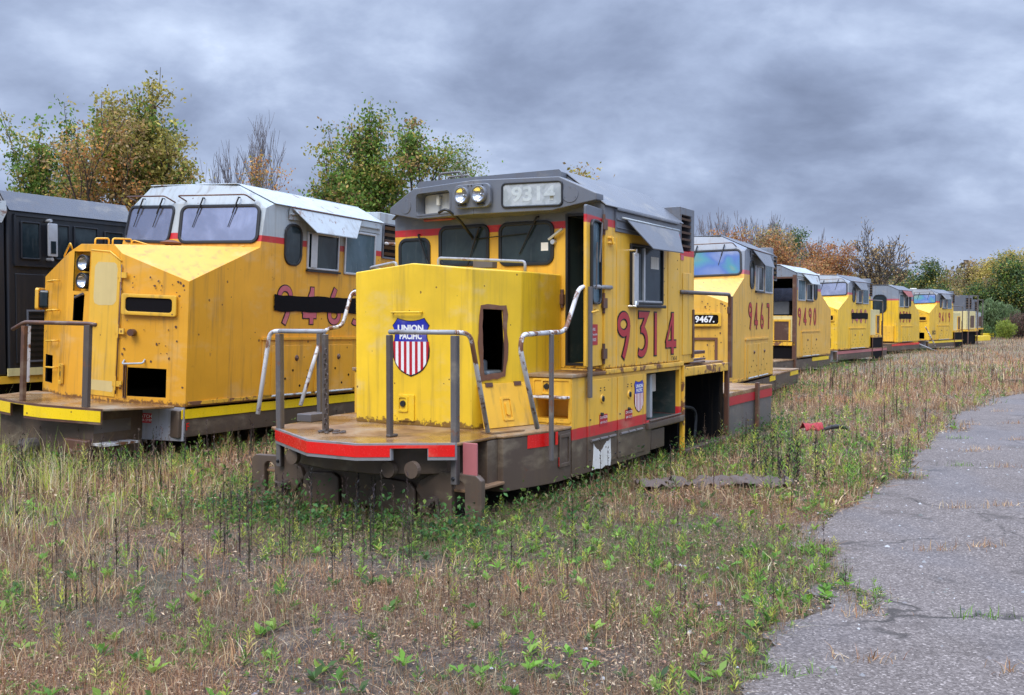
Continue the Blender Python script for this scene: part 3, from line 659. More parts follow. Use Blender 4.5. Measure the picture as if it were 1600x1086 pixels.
    mb = MB(); mb.tube([DL.p(.36, 3.10, .03), DL.p(.42, 3.08, .07), DL.p(.33, 2.62, .07)], .012); mb.tube([DL.p(.30, 2.85, .05), DL.p(.27, 2.30, .05)], .010); mb.build('wiper', 'steel', leaf)
    mb = MB(); plate(mb, rect(.14, .40, 1.66, 1.90), DL, .02, .024); lb = mb.build('warning_label', 'red', leaf)
    for i, s_ in enumerate(('FIRE', 'EXTINGUISHER', 'INSIDE')): text(lb, s_, DL, .27, 1.84 - i*.06, .05 if i != 1 else .033, 'wletter', 'lettering', .026)
    grab(leaf, DL.p(.10, 2.04, .02), DL.p(.30, 2.06, .02), DL.n*.05, .014, 'yellow', 'door_handle')
    for zz in (3.08, 1.55, 2.15):
        mb = MB(); mb.tube([(-.0, -1.545, zz-.12), (-.0, -1.545, zz+.12)], .022); mb.box(-.06, .05, -1.575, -1.55, zz-.06, zz+.06); mb.build('hinge', 'rustpost', leaf)
    # front windows
    wl = window(cab, FX, -1.225, 2.74, .52, .60, .12, .045); wm = window(cab, FX, -.44, 2.905, .78, .53, .11, .045); wr = window(cab, FX, .485, 2.895, .79, .55, .12, .045)
    mb = MB(); plate(mb, rect(.70, .80, 2.80, 2.90), FX, .0065, .0075); mb.build('sticker', 'paper', wr)
    for (u, v, a, L) in ((-.18, 3.13, -112, .52), (.66, 3.22, -120, .52), (-1.14, 3.08, -68, .62)): wiper(cab, FX, u, v, a, L)
    tube(cab, 'wiper_link', [FX.p(-.30, 2.98, .045), FX.p(.52, 3.02, .045)], .006, 'rubber')
    tube(cab, 'hose', curve_pts([FX.p(-.55, 3.30, .40), FX.p(-.40, 3.34, .46), FX.p(-.30, 3.2, .30), FX.p(-.27, 3.0, .05)], .08), .018, 'rubber')
    tube(cab, 'grab_iron', curve_pts([FX.p(-.92, 3.28, .02), FX.p(-.92, 3.24, .2), FX.p(-.50, 3.24, .2), FX.p(-.50, 3.28, .02)], .02), .018, 'redrail')
    mb = MB(); mb.tube([FX.p(.83, 2.93, .05), FX.p(1.02, 3.05, .06)], .018); mb.disc(FX.p(.88, 2.90, .0), FX.n, .035, .03, .05, 12); mb.build('mirror_bracket', 'alum', cab)
    # number board housing, shallow V
    xf_ = lambda y: -.45 + .30*abs(y)/1.52
    for sg, cuts in ((1, True), (-1, False)):
        o = [(0, 3.245), (.98, 3.255), (1.52, 3.36), (1.52, 3.44), (1.07, 3.655), (0, 3.665)]
        mb = MB(); k = mb.verts([(xf_(y), y*sg, z) for y, z in o] + [(.05, y*sg, z) for y, z in o]); n = 6
        mb.face([k+i for i in range(n)]); mb.face([k+n+i for i in range(n)])
        for i in range(n): j = (i+1) % n; mb.face([k+i, k+j, k+n+j, k+n+i])
        PX = XF((-.45, 0, 0), (-.197*sg, -1, 0), (0, 0, 1)) if sg > 0 else XF((-.45, 0, 0), (.197, -1, 0), (0, 0, 1))
        c = [cutpoly(PX, rrect(-.72, 3.445, .62, .27, .05), -.16, .2)] if cuts else None
        hb = mb.build('number_board_housing', 'gray', T, cuts=c, bevel=.012, seg=2)
        if cuts:
            mb = MB(); plate(mb, rrect(-.72, 3.445, .60, .25, .05), PX, -.156, -.150); bx = mb.build('empty_number_box', 'cream', hb)
            mb = MB(); mb.tube([PX.p(-.72, 3.53, -.14), PX.p(-.72, 3.53, -.09)], .02); mb.tube([PX.p(-.72, 3.53, -.1), PX.p(-.72, 3.42, -.1)], .028); mb.build('bulb', 'cream', bx)
            ring_ = MB(); ring(ring_, rrect(-.72, 3.445, .66, .31, .06), rrect(-.72, 3.445, .62, .27, .05), PX, .0, .008); ring_.build('gasket', 'gray', hb)
        else:
            nb = window(hb, PX, .755, 3.455, .78, .31, .06, .025, 'rubber', 'glassfrost', .02, 'number_board')
            text(nb, '9314', PX, .77, 3.455, .24, 'fadednum', 'road_number', .009, bold=.008, sx=1.15)
        mb = MB(); mb.disc(PX.p((1.23 if sg < 0 else -1.23), 3.44, .0), PX.n, .10, .098, .008, 28); bolts(mb, PX, [((1.23 if sg < 0 else -1.23)+.075*math.cos(R(a)), 3.44 + .075*math.sin(R(a))) for a in (90, 210, 330)], .008, .014); mb.build('blanking_plate', 'gray', hb)
    HX = XF((-.455, 0, 0), (0, -1, 0), (0, 0, 1))
    mb = MB(); plate(mb, rrect(.0, 3.465, .52, .29, .07), HX, -.02, .035); hp = mb.build('headlight_plate', 'gray', T, bevel=.01)
    for u in (-.125, .125):
        mb = MB(); c0 = HX.p(u, 3.475, .085)
        prof = [(-.06, .104), (.008, .104), (.014, .096), (.008, .086), (-.004, .084)]
        mb.lathe(c0, HX.n, prof); hl = mb.build('headlight', 'gray', hp, smooth=True)
        mb = MB(); mb.lathe(c0, HX.n, [(-.002, .084), (-.022, .066), (-.040, .030), (-.046, .004)]); mb.build('reflector', 'chrome', hl, smooth=True); mb = MB(); mb.tube([c0 - HX.n*.045, c0 - HX.n*.01], [.012, .010], 10); mb.build('bulb', 'lens', hl)
        tube(hp, 'bracket', [HX.p(u-.03, 3.36, .05), HX.p(u+.05, 3.36, .05)], .014, 'rubber')
    mb = MB(); bolts(mb, HX, [(-.19, 3.36), (.19, 3.36), (-.16, 3.585), (.16, 3.585), (-.05, 3.59), (.0, 3.59)], .010, .05); mb.build('bolts', 'rubber', hp)
    # roof
    t = .022; pr = [(-1.60, 3.31), (-1.03, 3.752), (1.03, 3.752), (1.60, 3.31), (1.585, 3.295), (1.02, 3.732), (-1.02, 3.732), (-1.585, 3.295)]
    mb = MB(); mb.prism([(0, y, z) for y, z in pr], (-.02, 0, 0), (2.53, 0, 0)); rf = mb.build('roof', 'grayroof', T, bevel=.008, seg=1)
    mb = MB(); mb.prism([(0, y, z) for y, z in [(-1.06, 3.72), (-1.03, 3.752), (1.03, 3.752), (1.06, 3.72), (1.06, 3.64), (-1.06, 3.64)]], (-.16, 0, 0), (-.021, 0, 0)); mb.build('roof_lip', 'gray', rf)
    tube(rf, 'antenna_guard', curve_pts([(.05, .86, 3.75), (.05, .86, 3.87), (.05, .50, 3.87), (.05, .50, 3.75)], .06), .014, 'steel')
    tube(rf, 'antenna_guard', curve_pts([(.25, .86, 3.75), (.25, .86, 3.85), (.25, .50, 3.85), (.25, .50, 3.75)], .06), .012, 'steel')
    mb = MB(); mb.box(.02, .3, .42, .92, 3.75, 3.775); mb.build('antenna_base', 'steel', rf)
    # side fittings
    mb = MB(); plate(mb, rect(.28, 2.32, 3.02, 3.30), S, -.002, .018); plate(mb, rect(.28, 2.34, 3.27, 3.30), S, .018, .05); plate(mb, rect(.30, 2.30, 3.155, 3.18), S, .018, .035); plate(mb, rect(.30, 2.30, 3.06, 3.075), S, .018, .03)
    mb.build('visor_track', 'gray', cab, bevel=.004, seg=1)
    mb = MB(); a = [S.p(.53, 3.17, .05), S.p(2.27, 3.17, .05), S.p(1.90, 2.84, .27), S.p(.84, 2.83, .27)]; mb.prism(a, (0, 0, 0), (0, -.004, .012)); vz = mb.build('sun_visor', 'gray', cab)
    tube(vz, 'hinge', [S.p(.40, 3.19, .05), S.p(2.32, 3.19, .05)], .014, 'wgray')
    mb = MB(); ring(mb, rrect(1.265, 2.53, 1.08, .76, .02, 2), rrect(1.265, 2.53, 1.02, .70, .015, 2), S, -.004, .03); wf = mb.build('side_window', 'rubber', cab, bevel=.005, seg=1)
    mb = MB(); plate(mb, rect(.76, 1.77, 2.175, 2.885), S, .001, .006); mb.build('pane', 'glass', wf)
    mb = MB(); plate(mb, rect(1.12, 1.155, 2.18, 2.87), S, .006, .028); plate(mb, rect(1.165, 1.19, 2.18, 2.87), S, .006, .020); plate(mb, rect(.76, 1.77, 2.18, 2.20), S, .006, .02); mb.build('sash', 'alum', wf)
    mb = MB(); plate(mb, rect(1.40, 1.68, 2.62, 2.78), S, .0065, .008); mb.build('sticker', 'cream', wf)
    mb = MB(); plate(mb, rect(.72, 1.80, 2.105, 2.145), S, 0, .07); mb.build('window_ledge', 'rubber', wf, bevel=.006, seg=1)
    mb = MB(); plate(mb, rrect(.76, 2.46, .13, .66, .02), S, .05, .085); mr = mb.build('wind_deflector', 'alum', cab, bevel=.008)
    mb = MB(); mb.tube([S.p(.73, 2.82, 0), S.p(.73, 2.82, .09), S.p(.74, 2.76, .08)], .018); mb.tube([S.p(.70, 2.12, 0), S.p(.72, 2.12, .09), S.p(.74, 2.18, .08)], .018); mb.build('bracket', 'chrome', mr)
    mb = MB()
    for x in (.33, .96, 2.02): plate(mb, rect(x, x+.012, 1.37, 2.1 if .7 < x < 1.8 else 2.95), S, 0, .006)
    mb.build('panel_seam', 'yellow', cab)
    mb = MB()
    for x in (.05, .12): bolts(mb, S, [(x+.05, 2.93), (x+.05, 2.87)], .02, .04)
    mb.tube([S.p(.12, 2.95, .03), S.p(.14, 2.86, .05), S.p(.2, 2.87, .03)], .014); mb.build('lift_eye', 'yellow', cab)
    mb = MB(); bolts(mb, S, [(1.84+.05*(i % 2), 2.2 + .09*i) for i in range(6)] + [(2.38, 2.9 - .12*i) for i in range(3)], .009, .006); mb.build('rivets', 'rustpost', cab)
    for ch, x in (('9', .33), ('3', .95), ('1', 1.53), ('4', 1.92)):
        w0 = DIG[ch][0]; keep = DIG[ch]; sx = 1.62 if ch != '1' else 1.0
        DIG[ch] = (w0, [([((u)*sx, v) for u, v in p], t_*1.12) for p, t_ in keep[1]]); digits(cab, ch, S, x, 1.485, .56, 0, 'red'); DIG[ch] = keep
    text(cab, 'C40-8', S, 2.26, 1.415, .085, 'blacklet', 'lettering', .004)
    # ---- handrails
    def rail_front(sg, y_in, y_out, mat='rail'):
        mb = MB(); mb.box(-2.73, -2.67, y_in-.026, y_in+.026, .77, 1.80); mb.box(-2.735, -2.60, y_in-.028, y_in+.028, .772, .80); mb.build('post', 'post', T, bevel=.006, seg=1)
        mb = MB(); mb.box(-2.735, -2.69, y_out-.032, y_out+.032, .36, 1.80); mb.box(-2.69, -2.66, y_out-.032, y_out-.015, .36, 1.8); p = mb.build('post', 'steel', T, bevel=.006, seg=1)
        mb = MB(); bolts(mb, XF((-2.735, 0, 0), (0, -1, 0), (0, 0, 1)), [(-y_out, .42), (-y_out, .66)], .022, .02); mb.build('bolts', 'rubber', p)
        tube(T, 'handrail', [(-2.70, y_in, 1.83), (-2.70, y_out, 1.83)], .024, 'rail')
        ye = y_out - .06 if sg < 0 else y_out + .18
        xe = -2.20 if sg < 0 else -2.85
        tube(T, 'handrail', curve_pts([(-2.70, y_out, 1.83), (-2.52, ye, 1.82) if sg < 0 else (-2.66, ye, 1.82), (xe, ye, .82 if sg < 0 else .93)], .16), .024, 'white')
    rail_front(-1, -.45, -1.24); rail_front(1, .40, 1.05)
    mb = MB()
    for i in range(16):
        z = 1.62 - i*.052; a = i % 2
        c = Vector((-2.76, .34 + .01*math.sin(i), z)); e = Vector((.0, .018, 0)) if a else Vector((.016, 0, 0)); u = Vector((0, 0, .034))
        mb.tube([c+u, c+u*.6+e, c-u*.6+e, c-u, c-u*.6-e, c+u*.6-e, c+u], .0075, 5)
    for i in range(9):
        a = i*.8; c = Vector((-2.72 + .11*math.cos(a)*(.6+.1*i/2), .30 + .14*math.sin(a), .785)); d = Vector((math.cos(a+1), math.sin(a+1), 0))*.035; e = Vector((-d.y, d.x, 0))*.5
        mb.tube([c+d, c+d*.6+e, c-d*.6+e, c-d, c-d*.6-e, c+d*.6-e, c+d], .0075, 5)
    mb.build('chain', 'chain', T)
    tube(T, 'handrail', curve_pts([(-1.64, -1.56, .82), (-2.0, -1.56, 1.66), (-1.96, -1.56, 1.80), (-1.39, -1.56, 1.815)], .13), .026, 'white')
    tube(T, 'handrail', curve_pts([(-1.39, -1.56, 1.815), (-1.02, -1.56, 1.82), (-.68, -1.56, 2.31), (-.50, -1.56, 2.335)], .12), .026, 'white')
    tube(T, 'handrail', [(-.50, -1.56, 2.335), (.16, -1.57, 2.34)], .026, 'rail')
    mb = MB(); mb.box(-1.405, -1.355, -1.605, -1.565, .45, 1.80); mb.build('post', 'steel', T, bevel=.006, seg=1)
    mb = MB(); mb.box(-.52, -.465, -1.63, -1.585, 1.06, 2.33); mb.build('post', 'steel', T, bevel=.006, seg=1)
    tube(T, 'handrail', curve_pts([(-1.90, 1.5, .94), (-1.55, 1.5, 1.70), (-1.45, 1.5, 1.84), (-1.14, 1.5, 1.87), (-.96, 1.5, 2.31), (-.4, 1.5, 2.33)], .1), .024, 'white')
    mb = MB(); mb.box(-1.60, -1.53, 1.46, 1.52, .5, 1.84); mb.build('post', 'steel', T, bevel=.006, seg=1)
    mb = MB(); mb.box(-2.05, -1.75, 1.2, 1.42, .77, .86); mb.build('step_box', 'steel', T, bevel=.01)
    # ---- hood stub behind the cab
    mb = MB(); mb.box(2.53, 3.11, -1.545, 1.545, 1.33, 3.555)
    hs = mb.build('hood', 'hood', T, cuts=[cutbox(2.58, 2.97, -1.7, -1.2, 2.93, 3.44)], bevel=.012, seg=1)
    mb = MB(); mb.box(2.56, 3.0, -1.21, -1.19, 2.9, 3.46); mb.build('duct', 'dark', hs)
    for i in range(5):
        z = 2.99 + i*.095; mb = MB(); mb.prism([(2.59, -1.54, z), (2.59, -1.30, z+.06), (2.59, -1.30, z+.075), (2.59, -1.55, z+.03)], (0, 0, 0), (.37, 0, 0)); mb.build('slat', 'louver', hs)
    SH = SIDE(-1.545)
    panel(hs, SH, 2.62, 3.0, 1.45, 2.62, 'yellow', 'hood_door'); mb = MB(); plate(mb, rect(3.0, 3.05, 1.40, 2.1), SH, 0, .03); mb.build('latch_bar', 'rustpost', hs)
    mb = MB(); plate(mb, rect(2.54, 2.66, 2.80, 2.87), SH, 0, .008); mb.build('warning_label', 'pink', hs)
    # walkway beam, dark air bay, posts, rear frame
    mb = MB(); mb.box(2.60, 4.62, -1.585, -1.50, 1.14, 1.27); mb.build('walkway_beam', 'yelbeam', T, bevel=.01, seg=1)
    mb = MB(); mb.box(2.60, 4.60, -1.50, 1.5, 1.22, 1.30); mb.build('walkway', 'deck', T)
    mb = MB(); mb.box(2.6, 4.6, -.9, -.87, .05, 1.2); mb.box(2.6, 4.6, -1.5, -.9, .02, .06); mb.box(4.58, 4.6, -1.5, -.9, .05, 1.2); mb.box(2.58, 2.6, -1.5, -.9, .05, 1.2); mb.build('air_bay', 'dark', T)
    mb = MB(); mb.tube([(3.4, -1.1, .1), (3.42, -1.1, .9)], .02); mb.tube(curve_pts([(4.1, -1.2, .1), (4.2, -1.2, .55), (3.8, -1.1, .6)], .2), .03); mb.tube([(3.1, -1.0, .75), (3.9, -1.0, .72)], .015); mb.build('loose_pipe', 'rubber', T)
    mb = MB(); mb.box(2.57, 2.62, -1.595, -1.53, .0, 1.30); mb.build('bay_post', 'yelbeam', T, bevel=.005, seg=1)
    mb = MB(); mb.box(4.58, 4.65, -1.59, -1.52, -.05, 1.27); mb.build('bay_post', 'rustpost', T, bevel=.005, seg=1)
    mb = MB(); mb.box(2.6, 4.7, -1.62, -1.5, .0, .10); mb.build('bay_sill', 'brown', T, bevel=.01, seg=1)
    mb = MB(); mb.box(2.75, 4.3, -1.3, -1.1, 1.42, 1.47); mb.box(2.95, 3.6, -1.55, -1.35, 1.31, 1.34); mb.box(3.2, 3.9, -1.45, -1.38, 1.34, 1.37); mb.build('scrap_channel', 'rustpost', T, bevel=.005, seg=1)
    tube(T, 'scrap_pipe', [(3.0, -1.35, 1.49), (3.75, -1.2, 1.50)], .02, 'wgray')
    tube(T, 'handrail', curve_pts([(2.5, -1.57, 2.345), (4.69, -1.56, 2.36), (4.73, -1.56, 2.28)], .06), .03, 'steel')
    mb = MB(); mb.box(4.69, 4.77, -1.60, -1.54, 1.02, 2.33); mb.box(4.62, 4.69, -1.58, -1.55, 2.05, 2.16); mb.build('post', 'rustpost', T, bevel=.005, seg=1)
    mb = MB(); mb.box(4.66, 7.26, -1.56, 1.56, .70, .77); mb.build('rear_deck', 'deck', T, bevel=.006, seg=1)
    mb = MB(); plate(mb, rect(4.66, 7.24, .56, .72), SIDE(-1.54), 0, .018); mb.build('red_band', 'red', T)
    mb = MB(); mb.box(4.66, 7.26, -1.54, 1.54, .0, .70); mb.build('rear_frame', 'steel', T, bevel=.006, seg=1)
    mb = MB(); mb.box(6.15, 6.25, -1.62, -1.56, .05, .86); mb.build('post', 'rustpost', T, bevel=.005, seg=1)
    return T
M['fadednum'] = glassmat('faded_number', (.42, .46, .46), (.50, .54, .54), rough=.3, scale=9)
M['hood'] = paint('yellow_hood_paint', YEL, [(2.86, RED), (2.95, GRY)], rust=.4, seed=60)
unit_a()
# ------------------------------------------------------------ the wide-cab sections
def wide_unit(label, mat, mtx, number, paintm, gray, ws, side=-1, stripe='yelband', hx=5.55, bands=None, level=2, bar=None, pilot=True, rear='bay', xr=8.8, fill='red', openrear=False, visor='gray', trim='alum', name='locomotive_section'):
    T = empty(name, label, 'locomotive', 'cut-down locomotive sections', mtx)
    w_ = 1.5; S = SIDE(w_*side, side); u = lambda x: x*(-side)          # u(x): plane coordinate of body station x
    A = {}
    def V(k, x, y, z): A[k] = len(A), (x, y, z)
    for s_, q in ((-1, 'n'), (1, 'f')):
        V('cb'+q, -.35, .55*s_, .71); V('kb'+q, .05, w_*s_, .71); V('rb'+q, 4.8, w_*s_, .71)
        V('cm'+q, -.30, .55*s_, 2.86); V('ct'+q, -.26, .34*s_, 2.99); V('kt'+q, .05, w_*s_, 2.50)
        V('wl'+q, 1.5, w_*s_, 3.10); V('wt'+q, 1.63, w_*s_*.985, 3.72); V('ev'+q, 1.78, w_*s_, 3.80); V('rt'+q, 4.8, w_*s_, 3.80)
        V('rf'+q, 1.58, .95*s_, 4.07); V('rr'+q, 4.8, .95*s_, 4.07)
    V('E', 1.15, 0, 3.05, ); V('Et', 1.27, 0, 3.76); V('Rc', 1.50, 0, 4.09); V('Rr', 4.8, 0, 4.09)
    vs = [None]*len(A)
    for k, (i, p) in A.items(): vs[i] = p
    fc = []
    for q in 'nf':
        fc += [['cb'+q, 'kb'+q, 'kt'+q, 'cm'+q], ['kb'+q, 'rb'+q, 'rt'+q, 'ev'+q, 'wt'+q, 'wl'+q, 'kt'+q],
               ['cm'+q, 'kt'+q, 'wl'+q], ['ct'+q, 'cm'+q, 'wl'+q], ['ct'+q, 'wl'+q, 'E'], ['E', 'wl'+q, 'wt'+q, 'Et'],
               ['Et', 'wt'+q, 'rf'+q, 'Rc'], ['wt'+q, 'ev'+q, 'rf'+q], ['ev'+q, 'rt'+q, 'rr'+q, 'rf'+q], ['rf'+q, 'rr'+q, 'Rr', 'Rc']]
    fc += [['cbn', 'cmn', 'ctn', 'ctf', 'cmf', 'cbf'], ['ctn', 'ctf', 'E'], ['cbn', 'kbn', 'rbn', 'rbf', 'kbf', 'cbf'], ['rbn', 'rtn', 'rrn', 'Rr', 'rrf', 'rtf', 'rbf']]
    mb = MB(); mb.mesh(vs, [[A[k][0] for k in f] for f in fc])
    FN_ = XF((-.35, -.55, 0), (.40, -.95, 0), (0, 0, 1)); FF_ = XF((.05, w_, 0), (-.40, -.95, 0), (0, 0, 1)); FC_ = XF((-.352, 0, 0), (0, -1, 0), (.024, 0, 1))
    cuts = [cutpoly(FN_, rect(.17, .74, .83, 1.24), -.5, .3)]
    if side < 0 and level > 1: cuts += [cutpoly(FF_, rect(.12, .50, .88, 1.30), -.5, .3), cutpoly(FC_, rect(-.43, -.20, 1.86, 2.24), -.3, .3), cutpoly(FC_, rect(-.45, -.12, 2.30, 2.88), -.10, .3)]
    if openrear: cuts = [cutbox(4.4, 5.2, -1.40, 1.40, 2.26, 3.62), cutbox(1.6, 4.5, -1.38, 1.38, 2.26, 3.66)]
    body = shellbuild(mb, 'body', [paintm, 'dark'], T, .03, [] if openrear else cuts, .06) if not openrear else mb.build('body', [paintm], T, cuts=cuts, bevel=.03)
    if openrear:
        mb = MB(); X0, X1, Y, Z0, Z1 = 1.64, 4.78, 1.37, 2.27, 3.61
        for p4 in ([(X0, -Y, Z0), (X1, -Y, Z0), (X1, Y, Z0), (X0, Y, Z0)], [(X0, -Y, Z1), (X1, -Y, Z1), (X1, Y, Z1), (X0, Y, Z1)], [(X0, -Y, Z0), (X1, -Y, Z0), (X1, -Y, Z1), (X0, -Y, Z1)], [(X0, Y, Z0), (X1, Y, Z0), (X1, Y, Z1), (X0, Y, Z1)], [(X0, -Y, Z0), (X0, Y, Z0), (X0, Y, Z1), (X0, -Y, Z1)]): mb.poly(p4)
        mb.build('shade_lining', 'dark', body)  # near-black sheets put the shade inside the cab into colour
        mb = MB(); mb.box(4.0, 4.3, -.6, -.1, 2.3, 2.9); mb.build('control_stand', 'boxgray', body, bevel=.03); mb = MB(); mb.box(3.2, 3.6, .3, .9, 2.3, 2.8); mb.build('seat', 'boxgray', body, bevel=.03)
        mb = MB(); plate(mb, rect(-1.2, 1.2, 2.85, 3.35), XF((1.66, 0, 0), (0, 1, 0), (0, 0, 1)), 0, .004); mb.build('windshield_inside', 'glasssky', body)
        mb = MB(); mb.box(4.79, 4.83, -1.52, 1.52, 3.60, 3.66); mb.box(4.79, 4.83, 1.40, 1.50, .7, 3.7); mb.build('rear_frame', 'rustpost', body)
    E_, wln = Vector((1.15, 0, 3.05)), {'n': Vector((1.5, -w_, 3.10)), 'f': Vector((1.5, w_, 3.10))}
    WN = XF(E_, wln['n']-E_, (.12, 0, .70)); WF = XF(wln['f'], E_-wln['f'], (.12, 0, .70)); wl_ = 1.54
    for X_, nm in ((WN, 'n'), (WF, 'f')):
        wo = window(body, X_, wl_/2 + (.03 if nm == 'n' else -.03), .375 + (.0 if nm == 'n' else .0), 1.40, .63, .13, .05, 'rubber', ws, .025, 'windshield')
        if level > 1:
            for uu in (.50, 1.12) if nm == 'n' else (.45, 1.05): wiper(wo, X_, uu, .80, -108, .50)
            sg = 1
            tube(wo, 'wiper_guard', curve_pts([X_.p(.18, .76, .0), X_.p(.12, .80, .16), X_.p(1.30, .80, .16), X_.p(1.38, .74, .0)], .05), .012, 'rustpost')
    mb = MB(); plate(mb, [(-.07, 0), (.10, 0), (.10, .66), (-.07, .66)], XF((1.135, 0, 3.07), (0, -1, 0), (.12, 0, .7)), -.05, -.01)
    # roof skin
    mb = MB(); d = .018
    for q in (-1, 1): mb.prism([(1.62, .93*q, 4.085), (4.83, .93*q, 4.085), (4.83, 1.53*q, 3.80), (1.80, 1.53*q, 3.80)], (0, 0, 0), (0, 0, d))
    mb.prism([(1.55, -.93, 4.085), (1.55, .93, 4.085), (4.83, .93, 4.09), (4.83, -.93, 4.09)], (0, 0, .005), (0, 0, d+.006))
    rf = mb.build('roof', gray, T, bevel=.006, seg=1)
    mb = MB(); mb.tube([(2.2, .25, 4.1), (2.2, .25, 4.19)], [.24, .20], 20); mb.build('air_vent', 'cream' if level < 3 else gray, rf, smooth=False)
    # side windows, visor
    for sd_ in (-1, 1):
        if sd_ != side and level < 3: continue
        Z = SIDE(w_*sd_, sd_); U = lambda x: x*(-sd_)
        window(body, Z, U(2.28), 3.20, .44, .68, .18, .04, 'rubber', 'glass', .022)
        f2 = window(body, Z, U(3.06), 3.14, .86, .62, .02, .035, trim, 'glass', .03)
        mb = MB(); plate(mb, rect(U(2.70)-.0*1, U(2.70)+.16*(-sd_), 2.86, 3.42) if sd_ < 0 else rect(U(2.86), U(2.70), 2.86, 3.42), Z, .035, .05); mb.build('wind_deflector', 'alum', f2, bevel=.004, seg=1)
        mb = MB(); plate(mb, rect(min(U(2.62), U(3.52)), max(U(2.62), U(3.52)), 2.79, 2.825), Z, 0, .05); mb.build('window_ledge', 'rubber', f2)
        f3 = window(body, Z, U(4.12), 3.19, .94, .78, .02, .04, trim, 'glassblue', .03)
        mb = MB(); plate(mb, rect(min(U(2.15), U(4.70)), max(U(2.15), U(4.70)), 3.60, 3.79), Z, -.002, .02); plate(mb, rect(min(U(2.15), U(4.70)), max(U(2.15), U(4.70)), 3.68, 3.70), Z, .02, .05); mb.build('visor_track', gray, body)
        mb = MB(); a = [Z.p(U(2.18), 3.785, .04), Z.p(U(4.1), 3.785, .04), Z.p(U(3.66), 3.42, .26), Z.p(U(2.56), 3.42, .26)]
        if sd_ > 0: a = a[::-1]
        mb.prism(a, (0, 0, 0), (0, 0, .014)); vz = mb.build('sun_visor', visor, body)
        tube(vz, 'hinge', [Z.p(U(2.15), 3.795, .05), Z.p(U(4.15), 3.795, .05)], .012, 'rustpost')
    # side skirt doors
    for (a, b) in ((1.62, 4.12),):
        mb = MB(); plate(mb, rect(min(u(a), u(b)), max(u(a), u(b)), .74, 1.66), S, -.002, .02); sk = mb.build('side_cabinet', paintm, body, bevel=.006, seg=1)
        mb = MB(); plate(mb, rect(min(u(a)-.02, u(b)), max(u(a), u(b)+.02), 1.66, 1.70), S, -.002, .045); mb.build('drip_rail', paintm, sk)
        for (c, d_) in ((1.82, 2.85), (2.92, 4.02)):
            mb = MB(); plate(mb, rrect((u(c)+u(d_))/2, 1.17, abs(d_-c), .80, .03, 2), S, .019, .032); dr = mb.build('cabinet_door', paintm, sk, bevel=.005, seg=1)
            if level > 1:
                mb = MB(); m_ = (u(c)+u(d_))/2; mb.disc(S.p(m_ + .1, 1.36, .032), S.n, .05, .04, .012, 14); mb.disc(S.p(m_+.1, 1.36, .04), S.n, .03, .02, .02, 10); mb.build('handle', 'rustpost', dr)
            mb = MB(); tube_ = [S.p(u(c)+(u(d_)-u(c))*.03, .765, .035), S.p(u(c)+(u(d_)-u(c))*.97, .765, .035)]; mb.tube(tube_, .018); mb.build('hinge', 'wgray' if level > 1 else 'steel', dr)
            mb = MB(); 
            for k in range(5): mb.disc(S.p(u(c + (d_-c)*(.15+.18*k)), .90 + .13*(k % 3), .032), S.n, .022, .018, .006, 7)
            mb.build('rust_hole', 'black', dr)
    # number
    if number:
        H_ = .61; P = [2.12, 2.75, 3.43, 4.12]
        if side > 0: P = [4.35, 3.65, 2.98, 2.35]
        for ch, x in zip(number, P):
            w0, st = DIG[ch]; sx = 1.35 if ch != '1' else 1
            DIG[ch] = (w0, [([(a*sx, b) for a, b in p], t_*1.1) for p, t_ in st]); digits(body, ch, S, u(x) - w0*sx*H_/2, 1.92, H_, 0, fill); DIG[ch] = (w0, st)
    if bar:
        a, b, z0, z1 = bar; mb = MB(); plate(mb, jag(rect(min(u(a), u(b)), max(u(a), u(b)), z0, z1), .012, 14, int(z0*100)), S, .018, .0195); mb.build('painted_out_bar', 'black', body)
    # underframe
    mb = MB(); mb.box(-.05, xr, -1.48, 1.48, .27, .66); mb.build('underframe', 'brown', T, bevel=.01, seg=1)
    mb = MB(); mb.box(4.83, xr, -1.5, 1.5, .662, .70); mb.build('rear_deck', 'deck', T)
    for (ba, bb) in (bands or ((.0, xr-.05),)): mb = MB(); plate(mb, rect(min(u(ba), u(bb)), max(u(ba), u(bb)), .54, .675), SIDE(1.48*side, side), 0, .014); mb.build('reflective_band', stripe, T)
    if pilot:
        mb = MB(); mb.plan([(-1.28, .25), (-1.30, -.25), (-1.10, -1.15), (-.75, -1.25), (-.1, -1.45), (-.1, 1.45), (-.75, 1.25), (-1.10, 1.15)], .70, .735); mb.build('deck', 'deck', T, bevel=.006, seg=1)
        ep = [(-1.13, 1.16), (-1.31, .25), (-1.33, -.25), (-1.13, -1.18)]
        ck = [MB().prism([(-2, .42, .3), (-.9, .42, .3), (-.9, .10, .3), (-2, .10, .3)], (0, 0, 0), (0, 0, .40))]
        mb = MB(); mb.prism([(x, y, 0) for x, y in ep] + [(x+.03, y, 0) for x, y in ep[::-1]], (0, 0, .525), (0, 0, .738)); mb.build('end_plate', 'rustpost', T, cuts=ck)
        mb = MB(); mb.prism([(x-.006, y, 0) for x, y in ep] + [(x-.001, y, 0) for x, y in ep[::-1]], (0, 0, .56), (0, 0, .708)); mb.build('reflective_band', stripe, T, cuts=[MB().prism([(-2, .43, .3), (-.9, .43, .3), (-.9, .09, .3), (-2, .09, .3)], (0, 0, 0), (0, 0, .405))])
        mb = MB(); mb.box(-1.05, -.2, -.95, .95, .05, .69); mb.build('pilot', 'brown', T, bevel=.01)
        mb = MB(); mb.box(-1.05, -.45, -1.15, -.9, .22, .25); mb.build('step', 'white', T)
        mb = MB(); mb.box(-1.04, -.42, -.955, -.95, .38, .55); mb.build('step_riser', 'steel', T)
